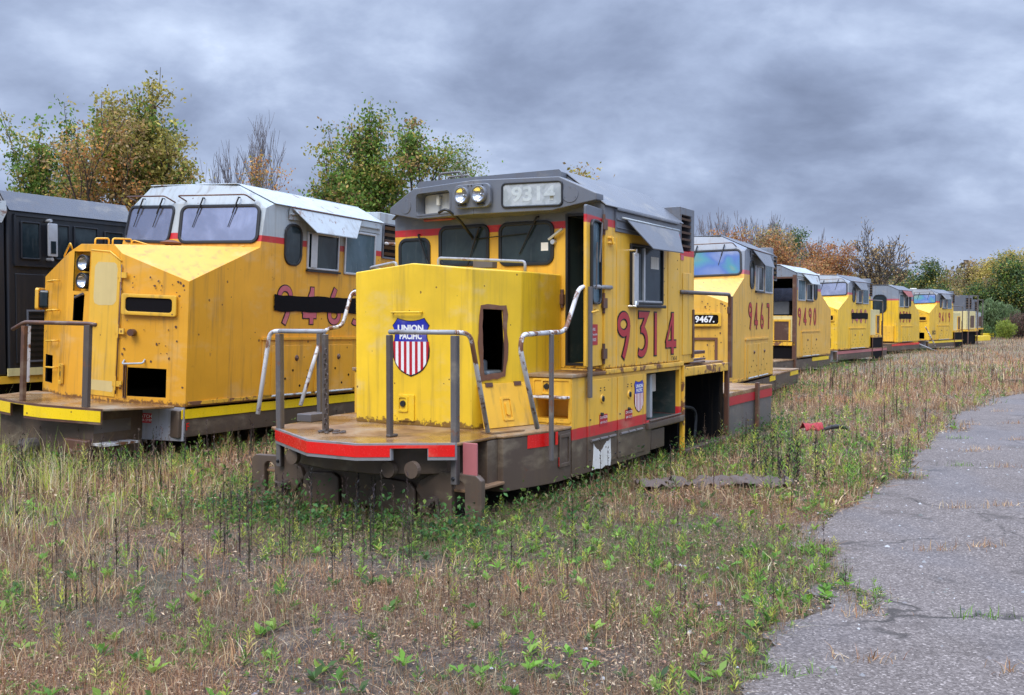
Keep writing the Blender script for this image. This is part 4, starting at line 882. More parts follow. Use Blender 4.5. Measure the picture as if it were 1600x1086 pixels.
        for s_ in (-1, 1):
            G_ = XF((-.36, -.56, 0), (.40, -.95, 0), (0, 0, 1)) if s_ < 0 else XF((.04, 1.51, 0), (-.40, -.95, 0), (0, 0, 1))
            mb = MB(); plate(mb, rect(.02, 1.02, .22, .70), G_, -.04, .012); sp_ = mb.build('step_side_plate', 'aluplate', T, bevel=.006, seg=1)
            if s_ < 0 and level > 1:
                mb = MB(); plate(mb, rect(.33, .55, .46, .60), G_, .012, .015); lb = mb.build('warning_label', 'red', sp_)
                text(lb, 'WATCH', G_, .44, .555, .062, 'wletter', 'lettering', .017); text(lb, 'YOUR STEP', G_, .44, .50, .047, 'wletter', 'lettering', .017)
        if level > 1:
            text(T, 'F', SIDE(-1.482), .12, .42, .15, 'redband', 'lettering', .004)
            mb = MB(); mb.tube([(-1.25, .2, .12), (-.9, .2, .12)], .10, 12); mb.build('coupler_shank', 'steel', T)
            mb = MB(); mb.box(-1.2, -1.1, -1.0, -.55, -.05, .3); mb.tube([(-1.22, -.9, .12), (-1.12, -.9, .12)], .06); mb.tube([(-1.22, -.7, .12), (-1.12, -.7, .12)], .06); mb.build('hose_bracket', 'rustpost', T, bevel=.02)
    # rear hood stub and air bay
    if rear:
        mb = MB(); mb.box(4.84, hx, -1.42, 1.42, .71, 4.02)
        hd = mb.build('hood', paintm, T, bevel=.012, seg=1)
        louvers(hd, SIDE(1.42*side, side), min(u(4.95), u(5.45)), max(u(4.95), u(5.45)), 3.20, 3.80, 5)
    if rear == 'bay':
        mb = MB(); mb.box(hx+.01, 7.1, -1.36, 1.36, 1.32, 2.55); cb = mb.build('equipment_cabinet', 'pale', T, bevel=.01, seg=1)
        C = SIDE(1.36*side, side)
        mb = MB(); plate(mb, rect(min(u(6.45), u(6.95)), max(u(6.45), u(6.95)), 1.40, 2.25), C, 0, .02); mb.build('radiator_grille', 'louver', cb)
        mb = MB(); ring(mb, rect(min(u(6.40), u(7.0)), max(u(6.40), u(7.0)), 1.35, 2.3), rect(min(u(6.45), u(6.95)), max(u(6.45), u(6.95)), 1.40, 2.25), C, 0, .04); mb.build('grille_frame', 'yellow', cb)
        mb = MB(); mb.box(hx+.01, 7.15, -1.5, 1.5, 1.20, 1.31); mb.build('walkway', 'yelbeam', T, bevel=.008, seg=1)
        mb = MB(); mb.box(hx+.02, 7.1, -1.2, 1.2, .68, 1.19); mb.build('air_bay', 'black', T)  # solid black block; the bay's shade is put into its colour
        mb = MB(); mb.box(hx+.02, 7.1, 1.49*side-.01, 1.49*side+.01, .05, 1.0); 
        bf = MB(); ring(bf, rect(min(u(hx+.02), u(7.12)), max(u(hx+.02), u(7.12)), .12, 1.2), rect(min(u(hx+.08), u(7.06)), max(u(hx+.08), u(7.06)), .17, 1.18), SIDE(1.47*side, side), .02, .05); bf.build('bay_frame', 'rustpost', T)
        bf = MB(); plate(bf, rect(min(u(hx+.08), u(7.06)), max(u(hx+.08), u(7.06)), .17, 1.18), SIDE(1.47*side, side), .018, .022); bf.build('bay_shade_plate', 'black', T)  # flat black plate paints the shade of the open bay
        tube(T, 'handrail', curve_pts([(4.7, 1.5*side, 3.0), (7.0, 1.5*side, 3.0), (7.1, 1.5*side, 2.9), (7.1, 1.5*side, .7)], .06), .03, 'steel')
        mb = MB(); mb.box(7.08, 7.15, 1.47*side-.03, 1.47*side+.03, .0, 2.0); mb.build('post', 'rustpost', T)
    return T, body, S, FN_, FF_, FC_, WN, WF

def detail_front(T, body, FN_, FF_, FC_, full=True):
    # nose door, headlights, number boxes, grab irons (units seen from the front)
    mb = MB(); plate(mb, [(-.06, .80), (.54, .80), (.54, 2.74), (.33, 2.86), (-.06, 2.88)], FC_, .0, .03); nd = mb.build('nose_door', 'yellow' if full else 'yellow', body, bevel=.008, seg=1)
    if full:
        for q_ in (jag(rrect(.26, 2.42, .46, .62, .10), .006, 1, 2), jag(rrect(.24, .95, .54, .15, .03), .006, 1, 3)): mb = MB(); plate(mb, q_, FC_, .0301, .0312); mb.build('primer_patch', 'patch', nd)
        tube(nd, 'door_trim', [FC_.p(-.06, 2.90, .03), FC_.p(.33, 2.88, .03), FC_.p(.56, 2.75, .03)], .012, 'yellow')
    for zz in (2.55, 1.75, 1.0):
        mb = MB(); mb.tube([FC_.p(.56, zz-.1, .03), FC_.p(.56, zz+.1, .03)], .022); plate(mb, rect(.50, .68, zz-.04, zz+.04), FC_, .02, .04); mb.build('hinge', 'yellow', nd, smooth=False)
    tube(nd, 'hinge_rod', [FC_.p(.575, .85, .035), FC_.p(.575, 2.7, .035)], .009, 'rustpost')
    grab(nd, FC_.p(-.02, 1.84, .03), FC_.p(.12, 1.84, .03), FC_.n*.05, .014, 'yellow', 'door_handle')
    mb = MB(); a0, a1, b0, b1 = -.45, -.12, 2.30, 2.88; q = lambda u_, v_, h_: FC_.p(u_, v_, h_)
    mb.poly([q(a0, b0, -.14), q(a1, b0, -.14), q(a1, b1, -.14), q(a0, b1, -.14)])
    for (u0, v0), (u1, v1) in (((a0, b0), (a1, b0)), ((a1, b0), (a1, b1)), ((a1, b1), (a0, b1)), ((a0, b1), (a0, b0))): mb.poly([q(u0, v0, -.14), q(u1, v1, -.14), q(u1, v1, -.002), q(u0, v0, -.002)])
    mb.build('headlight_recess', 'yellow', body)
    for zz in (2.71, 2.45):
        c0 = FC_.p(-.245, zz, -.05); mb = MB(); mb.lathe(c0, FC_.n, [(-.05, .115), (.08, .12), (.09, .11), (.075, .096)]); h = mb.build('headlight', 'rubber', body, smooth=True)
        mb = MB(); mb.lathe(c0, FC_.n, [(.07, .096), (.035, .078), (.008, .036), (.0, .004)]); mb.build('reflector', 'chrome', h, smooth=True)
    mb = MB(); mb.tube([FC_.p(-.42, 2.2, -.02), FC_.p(-.2, 2.26, .03)], .02); mb.build('gear_handle', 'steel', body)
    mb = MB(); W3 = XF((0, -1.5, 0), (1, 0, 0), (0, 0, 1))
    for z_ in (.735,): plate(mb, rect(.10, 4.7, z_, z_+.05), W3, 0, .02)
    mb.build('bottom_flange', 'yelbeam', body)
    rr_ = random.Random(9)
    mb = MB()
    for k in range(46):
        u_, v_ = (rr_.uniform(.05, .98), rr_.uniform(.8, 2.35)) if k % 2 else (rr_.uniform(.02, .98), 2.62 - .30*rr_.random()**2 - .33*rr_.random()); v_ = min(v_, 2.80 - .36*u_)
        if .10 < u_ < .86 and 1.96 < v_ < 2.32: continue
        if .1 < u_ < .85 and v_ < 1.30: continue
        s_ = rr_.uniform(.006, .02); plate(mb, [(u_+s_*math.cos(a)*rr_.uniform(.6, 1.3), v_+s_*math.sin(a)*rr_.uniform(.6, 1.6)) for a in [i*1.05 for i in range(6)]], FN_, .0, .0012)
    mb.build('rust_spots', 'rustpost', body)
    # number box near side
    mb = MB(); ring(mb, rrect(.47, 2.14, .80, .30, .03), rrect(.47, 2.14, .68, .20, .05), FN_, 0, .05); nb = mb.build('number_box', 'yellow', body, bevel=.006, seg=1)
    mb = MB(); plate(mb, rrect(.47, 2.14, .69, .21, .05), FN_, .0, .03); mb.build('pane', 'black' if full else 'black', nb)
    grab(body, FN_.p(.12, 1.34, 0), FN_.p(.42, 1.36, 0), FN_.n*.07 - FN_.ey*.05, .013, 'wgray' if full else 'yellow')
    mb = MB(); mb.box(0, .1, 0, .1, 0, .1)
    mb = MB(); c0 = FN_.p(.24, 1.74, 0); mb.tube([c0, c0+FN_.n*.1], .05, 12); mb.build('lamp_socket', 'rustpost', body)
    mb = MB(); ring(mb, rect(.12, .16, .80, 1.27), rect(.13, .15, .82, 1.25), FN_, 0, .03); mb.build('opening_trim', 'rustpost', body)
    # far facet
    mb = MB(); 
    X_ = XF(FF_.p(.02, 2.0, .04), FF_.ex*.75 + FF_.n*.5, (0, 0, 1)); ring(mb, rrect(.0, .15, .36, .34, .04), rrect(.0, .15, .28, .26, .04), X_, 0, .05); b2 = mb.build('number_box', 'yellow', body, bevel=.005, seg=1)
    mb = MB(); plate(mb, rrect(.0, .15, .29, .27, .04), X_, -.12, .02); mb.build('pane', 'glass', b2)
    for zz in (2.42, 1.98, 1.52, 1.12): grab(body, FF_.p(.42, zz, 0), FF_.p(.78, zz+.02, 0), FF_.n*.09, .013, 'yellow')
    mb = MB(); ring(mb, rrect(.98, 1.06, .15, .30, .02), rrect(.98, 1.06, .09, .22, .02), FF_, 0, .03); b3 = mb.build('socket_frame', 'yellow', body); MB().disc(FF_.p(.98, 1.06, .0), FF_.n, .04, .04, .02, 12).build('socket_lens', 'rubber', b3)
    # rails and lamp on the nose top
    tube(body, 'grab_iron', curve_pts([(.05, .42, 2.98), (.05, .42, 3.10), (.30, .42, 3.12), (.30, .42, 3.0)], .04), .013, 'yellow')
    tube(body, 'grab_iron', curve_pts([(.05, .05, 2.98), (.05, .05, 3.10), (.40, .05, 3.12), (.40, .05, 3.0)], .04), .013, 'yellow')
    tube(body, 'grab_iron', curve_pts([(-.28, .50, 2.90), (-.32, .50, 3.0), (-.02, 1.0, 2.82), (.0, 1.0, 2.74)], .04), .012, 'yellow')
    tube(body, 'hand_rod', curve_pts([(.25, -.12, 2.98), (.25, -.12, 3.10), (.50, -.72, 2.93), (.92, -1.22, 2.95), (1.38, -1.30, 3.12), (1.38, -1.30, 3.02)], .06), .009, 'yellow')
    mb = MB(); mb.tube([(1.0, -.14, 2.98), (1.0, -.14, 3.09)], [.10, .09], 16); mb.tube([(1.0, -.14, 3.09), (1.0, -.14, 3.12), (1.0, -.14, 3.16)], [.15, .17, .04], 18); mb.build('nose_lamp', 'torch', body)

def deck_rail(T):
    xa, ya, xb, yb = -1.20, .28, -1.10, -.86
    mb = MB(); mb.box(xa-.03, xa+.03, ya-.035, ya+.035, .735, 1.78); mb.build('post', 'rustpost', T, bevel=.005, seg=1)
    mb = MB(); mb.box(xa+.03, xa+.07, ya-.04, ya-.02, 1.0, 1.78); mb.build('post', 'white', T)
    mb = MB(); mb.box(xb-.03, xb+.03, yb-.055, yb+.055, .735, 1.84); mb.build('post', 'post', T, bevel=.005, seg=1)
    tube(T, 'handrail', curve_pts([(xa, ya+.25, 1.72), (xa, ya, 1.83), (xb, yb, 1.86), (xb+.02, yb-.12, 1.85)], .05), .028, 'rustpost')

MU = frame_matrix(26.4, -.346*13.6, 13.6, -1.5, 0, .0125, .043)
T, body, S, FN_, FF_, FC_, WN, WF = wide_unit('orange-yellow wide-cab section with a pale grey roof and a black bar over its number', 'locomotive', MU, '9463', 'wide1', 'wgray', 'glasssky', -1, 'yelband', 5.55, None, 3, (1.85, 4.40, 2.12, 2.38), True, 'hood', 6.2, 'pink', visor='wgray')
detail_front(T, body, FN_, FF_, FC_); deck_rail(T)
tube(T, 'handrail', curve_pts([(4.85, -1.55, 3.44), (5.5, -1.55, 3.46), (6.4, -1.55, 3.46)], .05), .03, 'white')
U2 = frame_matrix(26.6, (1138-800)/1500*20.8, 20.8, -1.5, -.18, 0, 0, .05)
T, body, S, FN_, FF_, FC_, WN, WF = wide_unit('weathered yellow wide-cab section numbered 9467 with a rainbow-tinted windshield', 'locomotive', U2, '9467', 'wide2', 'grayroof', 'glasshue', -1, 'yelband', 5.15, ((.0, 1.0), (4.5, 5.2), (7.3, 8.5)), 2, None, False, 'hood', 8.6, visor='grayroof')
detail_front(T, body, FN_, FF_, FC_, False)
text(body, '9467.', FN_, .52, 2.14, .19, 'wletter', 'road_number', .036, bold=.006)
mb = MB(); ring(mb, rect(.18, .80, .95, 1.75), rect(.24, .74, 1.0, 1.7), FN_, 0, .02); plate(mb, rect(.10, .17, .9, 1.75), FN_, 0, .03); mb.build('cut_plate', 'torch', body)
U3 = frame_matrix(33+180, (1243-800)/1500*34.5, 34.5, 1.5, -.15, 0, 0, 4.8)
wide_unit('yellow wide-cab section numbered 9490 facing away, its dark cab open at the back', 'locomotive', U3, '9490', 'wide2', 'wgray', 'glasssky', 1, 'yelband', 5.55, ((.3, 2.6),), 2, None, False, None, 7.2, openrear=True, visor='wgray')
RW = XF((4.835, 0, 0), (0, 1, 0), (0, 0, 1)); T9 = bpy.data.objects['locomotive_section.003']
mb = MB(); plate(mb, rect(-1.4, 1.40, 1.33, 2.24), RW, 0, .02); rp = mb.build('rear_panel', 'pale', T9)
mb = MB(); plate(mb, rect(.75, 1.28, 1.36, 2.05), RW, .02, .04); mb.build('radiator_grille', 'louver', rp); mb = MB(); ring(mb, rect(.68, 1.34, 1.34, 2.12), rect(.75, 1.28, 1.36, 2.05), RW, .02, .06); mb.build('grille_frame', 'yellow', rp)
mb = MB(); plate(mb, rect(-1.5, 1.52, 1.18, 1.31), RW, 0, .10); mb.build('rear_beam', 'yelbeam', T9)
mb = MB(); plate(mb, rect(-1.4, 1.42, .0, 1.16), RW, 0, .02); mb.build('rear_shade_plate', 'black', T9)  # black sheet stands in for the shaded hollow below the beam
mb = MB(); plate(mb, rect(1.42, 1.55, -.1, 3.72), RW, -.02, .10); mb.build('corner_post', 'rustpost', T9)
U4 = frame_matrix(36, (1309.5-800)/1500*42, 42, -1.5, -.1, 0, 0, .05)
T, body, S, FN_, FF_, FC_, WN, WF = wide_unit('bright yellow wide-cab section facing us, faded number under black paint, dull pink sill', 'locomotive', U4, '9409', 'wide3', 'grayroof', 'glasssky', -1, 'pinkband', 5.3, None, 2, (1.95, 4.5, 2.10, 2.38), True, 'bay', 8.0, 'pink', visor='grayroof')
detail_front(T, body, FN_, FF_, FC_, False)
U5 = frame_matrix(37+180, (1403-800)/1500*56, 56, 1.5, -.1, 0, 0, 4.8)
T, body, *_ = wide_unit('yellow section turned away with an oval rear window and rusty red visor', 'locomotive', U5, '9396', 'wide3', 'grayroof', 'glasssky', 1, 'redband', 5.3, None, 1, (2.0, 4.6, 2.12, 2.42), False, None, 6.0, visor='redrail')
RW = XF((4.8, 0, 0), (0, 1, 0), (0, 0, 1)); window(body, RW, .45, 3.0, .8, 1.1, .3, .07, 'rubber', 'glass', .03)
panel(T, RW, -.2, 1.3, .8, 1.7, 'yellow', 'rear_cabinet', .3)
U6 = frame_matrix(41, (1452-800)/1500*62, 62, -1.5, -.1, 0, 0, .05)
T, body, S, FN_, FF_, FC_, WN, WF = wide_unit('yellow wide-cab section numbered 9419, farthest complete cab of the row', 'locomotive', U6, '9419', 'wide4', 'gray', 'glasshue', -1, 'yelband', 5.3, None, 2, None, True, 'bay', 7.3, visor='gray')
detail_front(T, body, FN_, FF_, FC_, False)
text(body, 'GECX', S, .95, 1.22, .34, 'blacklet', 'lettering', .006, bold=.012, sx=.8)
tube(T, 'fallen_rail', [(-1.0, -1.6, 1.6), (-.2, -2.0, .3)], .04, 'white'); tube(T, 'fallen_rail', [(-2.6, -1.6, .6), (-.9, -2.4, -.0)], .05, 'rail')

def hood_unit(label, A, px, d, yell, oz=-.1, L=2.2, grayup=True, bodymat='pale', side=-1):
    T = empty('locomotive_hood', label, 'locomotive', 'cut-down locomotive sections', frame_matrix(A, (px-800)/1500*d, d, -1.5, oz))
    mb = MB(); mb.box(0, L, -1.3, 1.3, 1.3, 2.75); b = mb.build('body', bodymat, T, bevel=.02)
    S_ = SIDE(-1.3)
    mb = MB(); plate(mb, rect(.9, 1.75, 1.45, 2.4), S_, 0, .03); mb.build('radiator_grille', 'louver', b)
    mb = MB(); mb.box(.1, L-.1, -1.1, 1.1, 2.75, 4.0); u_ = mb.build('upper_hood', 'gray', T, bevel=.02); louvers(u_, SIDE(-1.1), .4, L-.5, 2.95, 3.8, 4)
    mb = MB()
    for x in (.0, L-.08): mb.box(x, x+.08, -1.5, -1.42, 1.2, 4.0)
    mb.box(0, L, -1.5, -1.42, 3.95, 4.03); mb.build('pipe_frame', 'steel', T)
    mb = MB(); mb.box(-.1, L+.1, -1.5, 1.5, 1.15, 1.28); mb.build('walkway', 'yelbeam', T)
    mb = MB(); mb.box(0, L, -1.3, 1.3, .15, 1.14); mb.build('air_bay', 'black', T)  # solid block coloured black for the shade inside the bay
    bf = MB(); ring(bf, rect(-.05, L+.05, .05, 1.15), rect(.06, L-.06, .12, 1.1), SIDE(-1.4), 0, .06); bf.build('bay_frame', 'rustpost', T)
    mb = MB(); mb.box(L+.1, L+3.2, -1.5, 1.5, .35, .75); mb.build('rear_frame', yell, T, bevel=.02)
    return T
hood_unit('pale yellow hood section with a grey top just beyond number 9419', 43, 1514, 76, 'yelband', bodymat='pale')
hood_unit('smallest and farthest hood section with whitish panel at the right end of the row', 44, 1527, 92, 'yelband', L=1.6, bodymat='wgray')

# black locomotive at the left edge
def black_unit():
    T = empty('black_locomotive', 'black locomotive behind the orange-yellow section, at the far left', 'locomotive', None, frame_matrix(28.8, -.5247*16.4, 16.4, -1.5))
    pr = [(-1.5, 1.0), (-1.5, 3.84), (-1.25, 4.16), (1.25, 4.16), (1.5, 3.84), (1.5, 1.0)]
    mb = MB(); mb.prism([(0, y, z) for y, z in pr], (.0, 0, 0), (2.6, 0, 0)); b = mb.build('cab', 'blackunit', T, bevel=.05)
    mb = MB(); mb.prism([(0, y, z) for y, z in [(-1.54, 3.82), (-1.27, 4.18), (1.27, 4.18), (1.54, 3.82), (1.27, 4.15), (-1.27, 4.15)]], (.02, 0, 0), (2.62, 0, 0)); mb.build('roof', 'blackroof', T, bevel=.01)
    S_ = SIDE(-1.5)
    for (x0, x1, z0, z1) in ((.24, .62, 3.0, 3.66), (.90, 1.20, 3.02, 3.66), (1.28, 1.80, 3.0, 3.66), (1.93, 2.36, 3.0, 3.62)):
        window(b, S_, (x0+x1)/2, (z0+z1)/2, x1-x0, z1-z0, .03, .03, 'blackunit', 'glass', .03)
    mb = MB(); plate(mb, rrect(.78, 3.36, .18, .58, .02), S_, .10, .14); m = mb.build('wind_deflector', 'alum', b, bevel=.006)
    mb = MB(); plate(mb, rect(.73, .83, 3.12, 3.34), S_, .141, .145); mb.build('tinted_pane', 'glass', m)
    mb = MB(); mb.disc(S_.p(.74, 3.70, 0), S_.n, .03, .03, .14, 8); mb.build('bracket', 'alum', m); mb = MB(); mb.disc(S_.p(.76, 3.02, 0), S_.n, .03, .03, .14, 8); mb.build('bracket', 'alum', m)
    mb = MB(); plate(mb, rect(.12, 2.5, 2.88, 2.91), S_, 0, .05); plate(mb, rect(.12, 2.5, 3.74, 3.77), S_, 0, .04); plate(mb, rect(.11, .15, 2.9, 3.75), S_, 0, .04); mb.build('window_surround', 'blackunit', b)
    mb = MB(); plate(mb, rect(.14, 1.2, 1.2, 2.75), S_, 0, .02); mb.build('side_door', 'blackunit', b, bevel=.01)
    louvers(b, S_, .36, .95, 1.25, 2.1, 9, slat='blackunit')
    mb = MB(); mb.prism([(-.0, -1.45, 3.84), (-.0, -1.25, 4.12), (-1.2, -1.15, 4.05), (-1.2, -1.3, 3.75)], (0, 0, 0), (0, 2.4, 0)); mb.build('cab_front', 'blackroof', T, bevel=.03)
    mb = MB(); mb.prism([(-.03, -1.49, 1.0), (-.03, -1.49, 3.8), (-1.5, -1.3, 2.6), (-1.5, -1.3, 1.0)], (0, 0, 0), (0, 2.8, 0)); mb.build('nose', 'blackunit', T, bevel=.03)
    mb = MB(); mb.prism([(-.10, -1.50, 3.60), (-.02, -1.52, 3.78), (-.02, -1.50, 3.98), (-.45, -1.46, 3.92), (-.45, -1.46, 3.60)], (0, -.02, 0), (0, .0, 0)); mb.build('white_chevron', 'wgray', T)
    mb = MB(); mb.box(-1.6, 12, -1.5, 1.5, .86, .99); mb.build('sill', 'yellow', T); mb = MB(); mb.box(-1.6, 12, -1.3, 1.3, .3, .86); mb.build('underframe', 'black', T)
    mb = MB(); mb.box(2.65, 11, -1.2, 1.2, 1.0, 4.05); mb.build('hood', 'blackunit', T, bevel=.03)
    mb = MB(); mb.box(-.03, 1.2, -1.53, -1.5, .99, 1.12); mb.build('step_edge', 'pale', T)
black_unit()
from mathutils import noise as mnoise
# ------------------------------------------------------------ ground, asphalt, puddle
g = MB(); nx = 80
g.mesh([(-500, -60, GROUND_Z), (500, -60, GROUND_Z), (500, 900, GROUND_Z), (-500, 900, GROUND_Z)], [(0, 1, 2, 3)])
tag(g.build('ground', 'ground'), kind='structure')
EDGE = [(.75, 3.6), (1.06, 4.9), (1.28, 5.19), (1.58, 5.89), (2.18, 6.62), (2.31, 7.56), (2.56, 8.69), (3.25, 9.69), (3.89, 10.56), (5.05, 12.59), (6.35, 14.81), (9.56, 20.44), (12.34, 24.31), (14.15, 26.2), (16.9, 27.6), (21, 28.6), (40, 32)]
def refine(P, step=.05, amp=.05, seed=3):
    rr = random.Random(seed); out = []
    for (a, b), (c, d) in zip(P, P[1:]):
        L = math.hypot(c-a, d-b); n = max(1, int(L/(step if L < 5 else .3)))
        for i in range(n): t = i/n; qx, qy = a+(c-a)*t, b+(d-b)*t; out.append((qx + (mnoise.noise(Vector((qx*1.7, qy*1.7, 0)))*.22 + mnoise.noise(Vector((qx*6, qy*6, 3)))*.10 + rr.gauss(0, .012)), qy + mnoise.noise(Vector((qx*6, qy*6, 9)))*.06))
    return out + [P[-1]]
edge = refine(EDGE)
poly = edge + [(40, -5), (.6, -5)]
me = bpy.data.meshes.new('asphalt'); bm = bmesh.new(); vs = [bm.verts.new((x, y, GROUND_Z + .012)) for x, y in poly]; f = bm.faces.new(vs); bmesh.ops.triangulate(bm, faces=[f]); bm.to_mesh(me); bm.free()
for p in me.polygons:
    if p.normal.z < 0: p.flip()
me.materials.append(M['asphalt']); ap = bpy.data.objects.new('asphalt_road', me); link(ap); tag(ap, kind='structure')
mb = MB(); rr = random.Random(4); P_ = [(17.3 + 2.4*math.cos(a)*(1+.2*math.sin(3*a)) , 30.6 + 1.25*math.sin(a)*(1+.2*math.cos(2*a)), GROUND_Z + .022) for a in [i*math.pi/14 for i in range(28)]]
mb.poly(P_); tag(mb.build('puddle', 'water'), kind='structure')

# value noise for placing plants
_g = rng.random((256, 256))
def vnoise(x, y, s):
    x = np.asarray(x)/s; y = np.asarray(y)/s; xi = np.floor(x).astype(int); yi = np.floor(y).astype(int); fx = x-xi; fy = y-yi
    fx = fx*fx*(3-2*fx); fy = fy*fy*(3-2*fy); G_ = lambda i, j: _g[i % 256, j % 256]
    return (G_(xi, yi)*(1-fx)+G_(xi+1, yi)*fx)*(1-fy) + (G_(xi, yi+1)*(1-fx)+G_(xi+1, yi+1)*fx)*fy
def fbm(x, y, s): return (vnoise(x, y, s) + .5*vnoise(x+31, y+17, s/2.1) + .25*vnoise(x+7, y+71, s/4.3))/1.75
ex = np.array([p[0] for p in EDGE]); ey = np.array([p[1] for p in EDGE])
def road_x(y): return np.where(y < 27.6, np.interp(y, ey, ex), 1e3)
ROWS = [((-0.2428, 12.194), 30.6, -2.9, 7.3), ((-6.05, 14.27), 26.4, -1.2, 6.3), ((3.33, 21.4), 26.6, 0, 8.7), ((11.5, 39.3), 213, -1, 7), ((13.0, 42.8), 36, -1, 8), ((24.2, 60.7), 217, 0, 7), ((25.8, 62.9), 41, -1, 7.4), ((-9.9, 17.1), 28.8, -1.5, 12)]
def under(x, y, m=0.0):
    o = np.zeros(len(x), bool)
    for (ox, oy), A, a, b in ROWS:
        s_, c_ = math.sin(R(A)), math.cos(R(A)); dx, dy = x-ox, y-oy; u_ = dx*s_+dy*c_; v_ = -dx*c_+dy*s_
        o |= (u_ > a+m) & (u_ < b-m) & (abs(v_) < 1.5-m)
    return o
def neartrain(x, y):
    d = np.full(len(x), 99.)
    for (ox, oy), A, a, b in ROWS:
        s_, c_ = math.sin(R(A)), math.cos(R(A)); dx, dy = x-ox, y-oy; u_ = dx*s_+dy*c_; v_ = -dx*c_+dy*s_
        du = np.maximum(np.maximum(a-u_, u_-b), 0); dv = np.maximum(abs(v_)-1.5, 0); d = np.minimum(d, np.hypot(du, dv))
    return d
def scatter(n, y0, y1, power=1.0, keep=.0):
    """positions inside a wedge the camera's surroundings cover; density falls with distance"""
    t = rng.random(n); e = 2 - power
    y = (y0**e + t*(y1**e - y0**e))**(1/e)
    x = (rng.random(n)*2-1)*(y*.62 + 1.2)
    ok = (x < road_x(y) + np.abs(rng.normal(0, .05, n)) + .45*np.clip((fbm(x, y+80, .9)-.52)*5, 0, 1)) & (~under(x, y, .25)) & (((x-17.3)/2.3)**2 + ((y-30.6)/1.2)**2 > 1) & (x > -34) & (x < 75)
    return x[ok], y[ok]
def mk(name, V, F4, F3, C, mat, label):
    me = bpy.data.meshes.new(name); nv = len(V); me.vertices.add(nv); me.vertices.foreach_set('co', V.astype(np.float32).ravel())
    li = []; tot = []
    if F4 is not None and len(F4): li.append(F4.ravel()); tot.append(np.full(len(F4), 4))
    if F3 is not None and len(F3): li.append(F3.ravel()); tot.append(np.full(len(F3), 3))
    li = np.concatenate(li); tot = np.concatenate(tot); st = np.concatenate([[0], np.cumsum(tot)[:-1]])
    me.loops.add(len(li)); me.loops.foreach_set('vertex_index', li.astype(np.int32)); me.polygons.add(len(tot)); me.polygons.foreach_set('loop_start', st.astype(np.int32)); me.polygons.foreach_set('loop_total', tot.astype(np.int32))
    me.update(calc_edges=True)
    at = me.color_attributes.new('Col', 'FLOAT_COLOR', 'POINT'); c4 = np.ones((nv, 4), np.float32); c4[:, :3] = C; at.data.foreach_set('color', c4.ravel())
    me.materials.append(M[mat]); o = bpy.data.objects.new(name, me); link(o)
    return o
def pal(cols, idx, jit=.22):
    c = np.array(cols)[idx]; return np.clip(c*(1 + rng.normal(0, jit, (len(idx), 1))) + rng.normal(0, .006, (len(idx), 3)), .004, 1)
def blades(x, y, h, lean, wd, cols, z0=GROUND_Z):
    n = len(x); az = rng.random(n)*2*np.pi; la = rng.random(n)*2*np.pi
    d = np.stack([np.cos(az), np.sin(az), np.zeros(n)], 1); ld = np.stack([np.cos(la), np.sin(la), np.zeros(n)], 1)
    b = np.stack([x, y, np.full(n, z0)], 1); s1, c1 = np.sin(lean)[:, None], np.cos(lean)[:, None]
    up = np.array([0, 0, 1.]); h_ = h[:, None]; w_ = wd[:, None]
    m = b + h_*.55*(up*np.maximum(c1, .05) + ld*s1*.7); t = b + h_*(up*np.maximum(c1*.9, .06) + ld*s1*1.1)
    V = np.stack([b-d*w_*.5, b+d*w_*.5, m+d*w_*.38, m-d*w_*.38, t], 1).reshape(-1, 3)
    k = (np.arange(n)*5)[:, None]; F4 = k + np.array([0, 1, 2, 3]); F3 = k + np.array([3, 2, 4]); C = np.repeat(cols, 5, 0)
    return V, F4, F3, C
def leaves(b, dirs, L, wd, cols):       # diamond leaves: base, sides, tip; 1 quad
    n = len(b); up = np.array([0, 0, 1.]); s_ = np.cross(dirs, up + rng.normal(0, .25, (n, 3))); s_ /= np.linalg.norm(s_, axis=1)[:, None] + 1e-6
    L = L[:, None]; w_ = wd[:, None]; m = b + dirs*L*.5 + up*L*.03; t = b + dirs*L - up*L*.10
    V = np.stack([b, m + s_*w_*.5, t, m - s_*w_*.5], 1).reshape(-1, 3); F4 = (np.arange(n)*4)[:, None] + np.array([0, 1, 2, 3])
    return V, F4, None, np.repeat(cols, 4, 0)
def cat_(parts):
    V = []; F4 = []; F3 = []; C = []; k = 0
    for v, a, b, c in parts:
        V.append(v); C.append(c)
        if a is not None: F4.append(a+k)
        if b is not None: F3.append(b+k)
        k += len(v)
    return np.concatenate(V), (np.concatenate(F4) if F4 else None), (np.concatenate(F3) if F3 else None), np.concatenate(C)
DRY = [(.52, .34, .19), (.44, .235, .115), (.66, .50, .30), (.30, .155, .085), (.40, .205, .105), (.17, .10, .065)]
GRN = [(.10, .20, .035), (.15, .29, .045), (.20, .38, .055), (.08, .14, .04), (.26, .38, .07)]
YLG = [(.46, .48, .07), (.36, .44, .06), (.55, .52, .12), (.24, .38, .06)]
def green_w(x, y):      # where green plants prevail: along the train sides and in patches
    nt = neartrain(x, y); g_ = np.exp(-(nt/.9)**2)*.6 + .75*np.clip((fbm(x, y, 1.7)-.45)*5, 0, 1)
    return np.clip(g_*np.where(y > 24, .45, 1), 0, 1)
parts = []
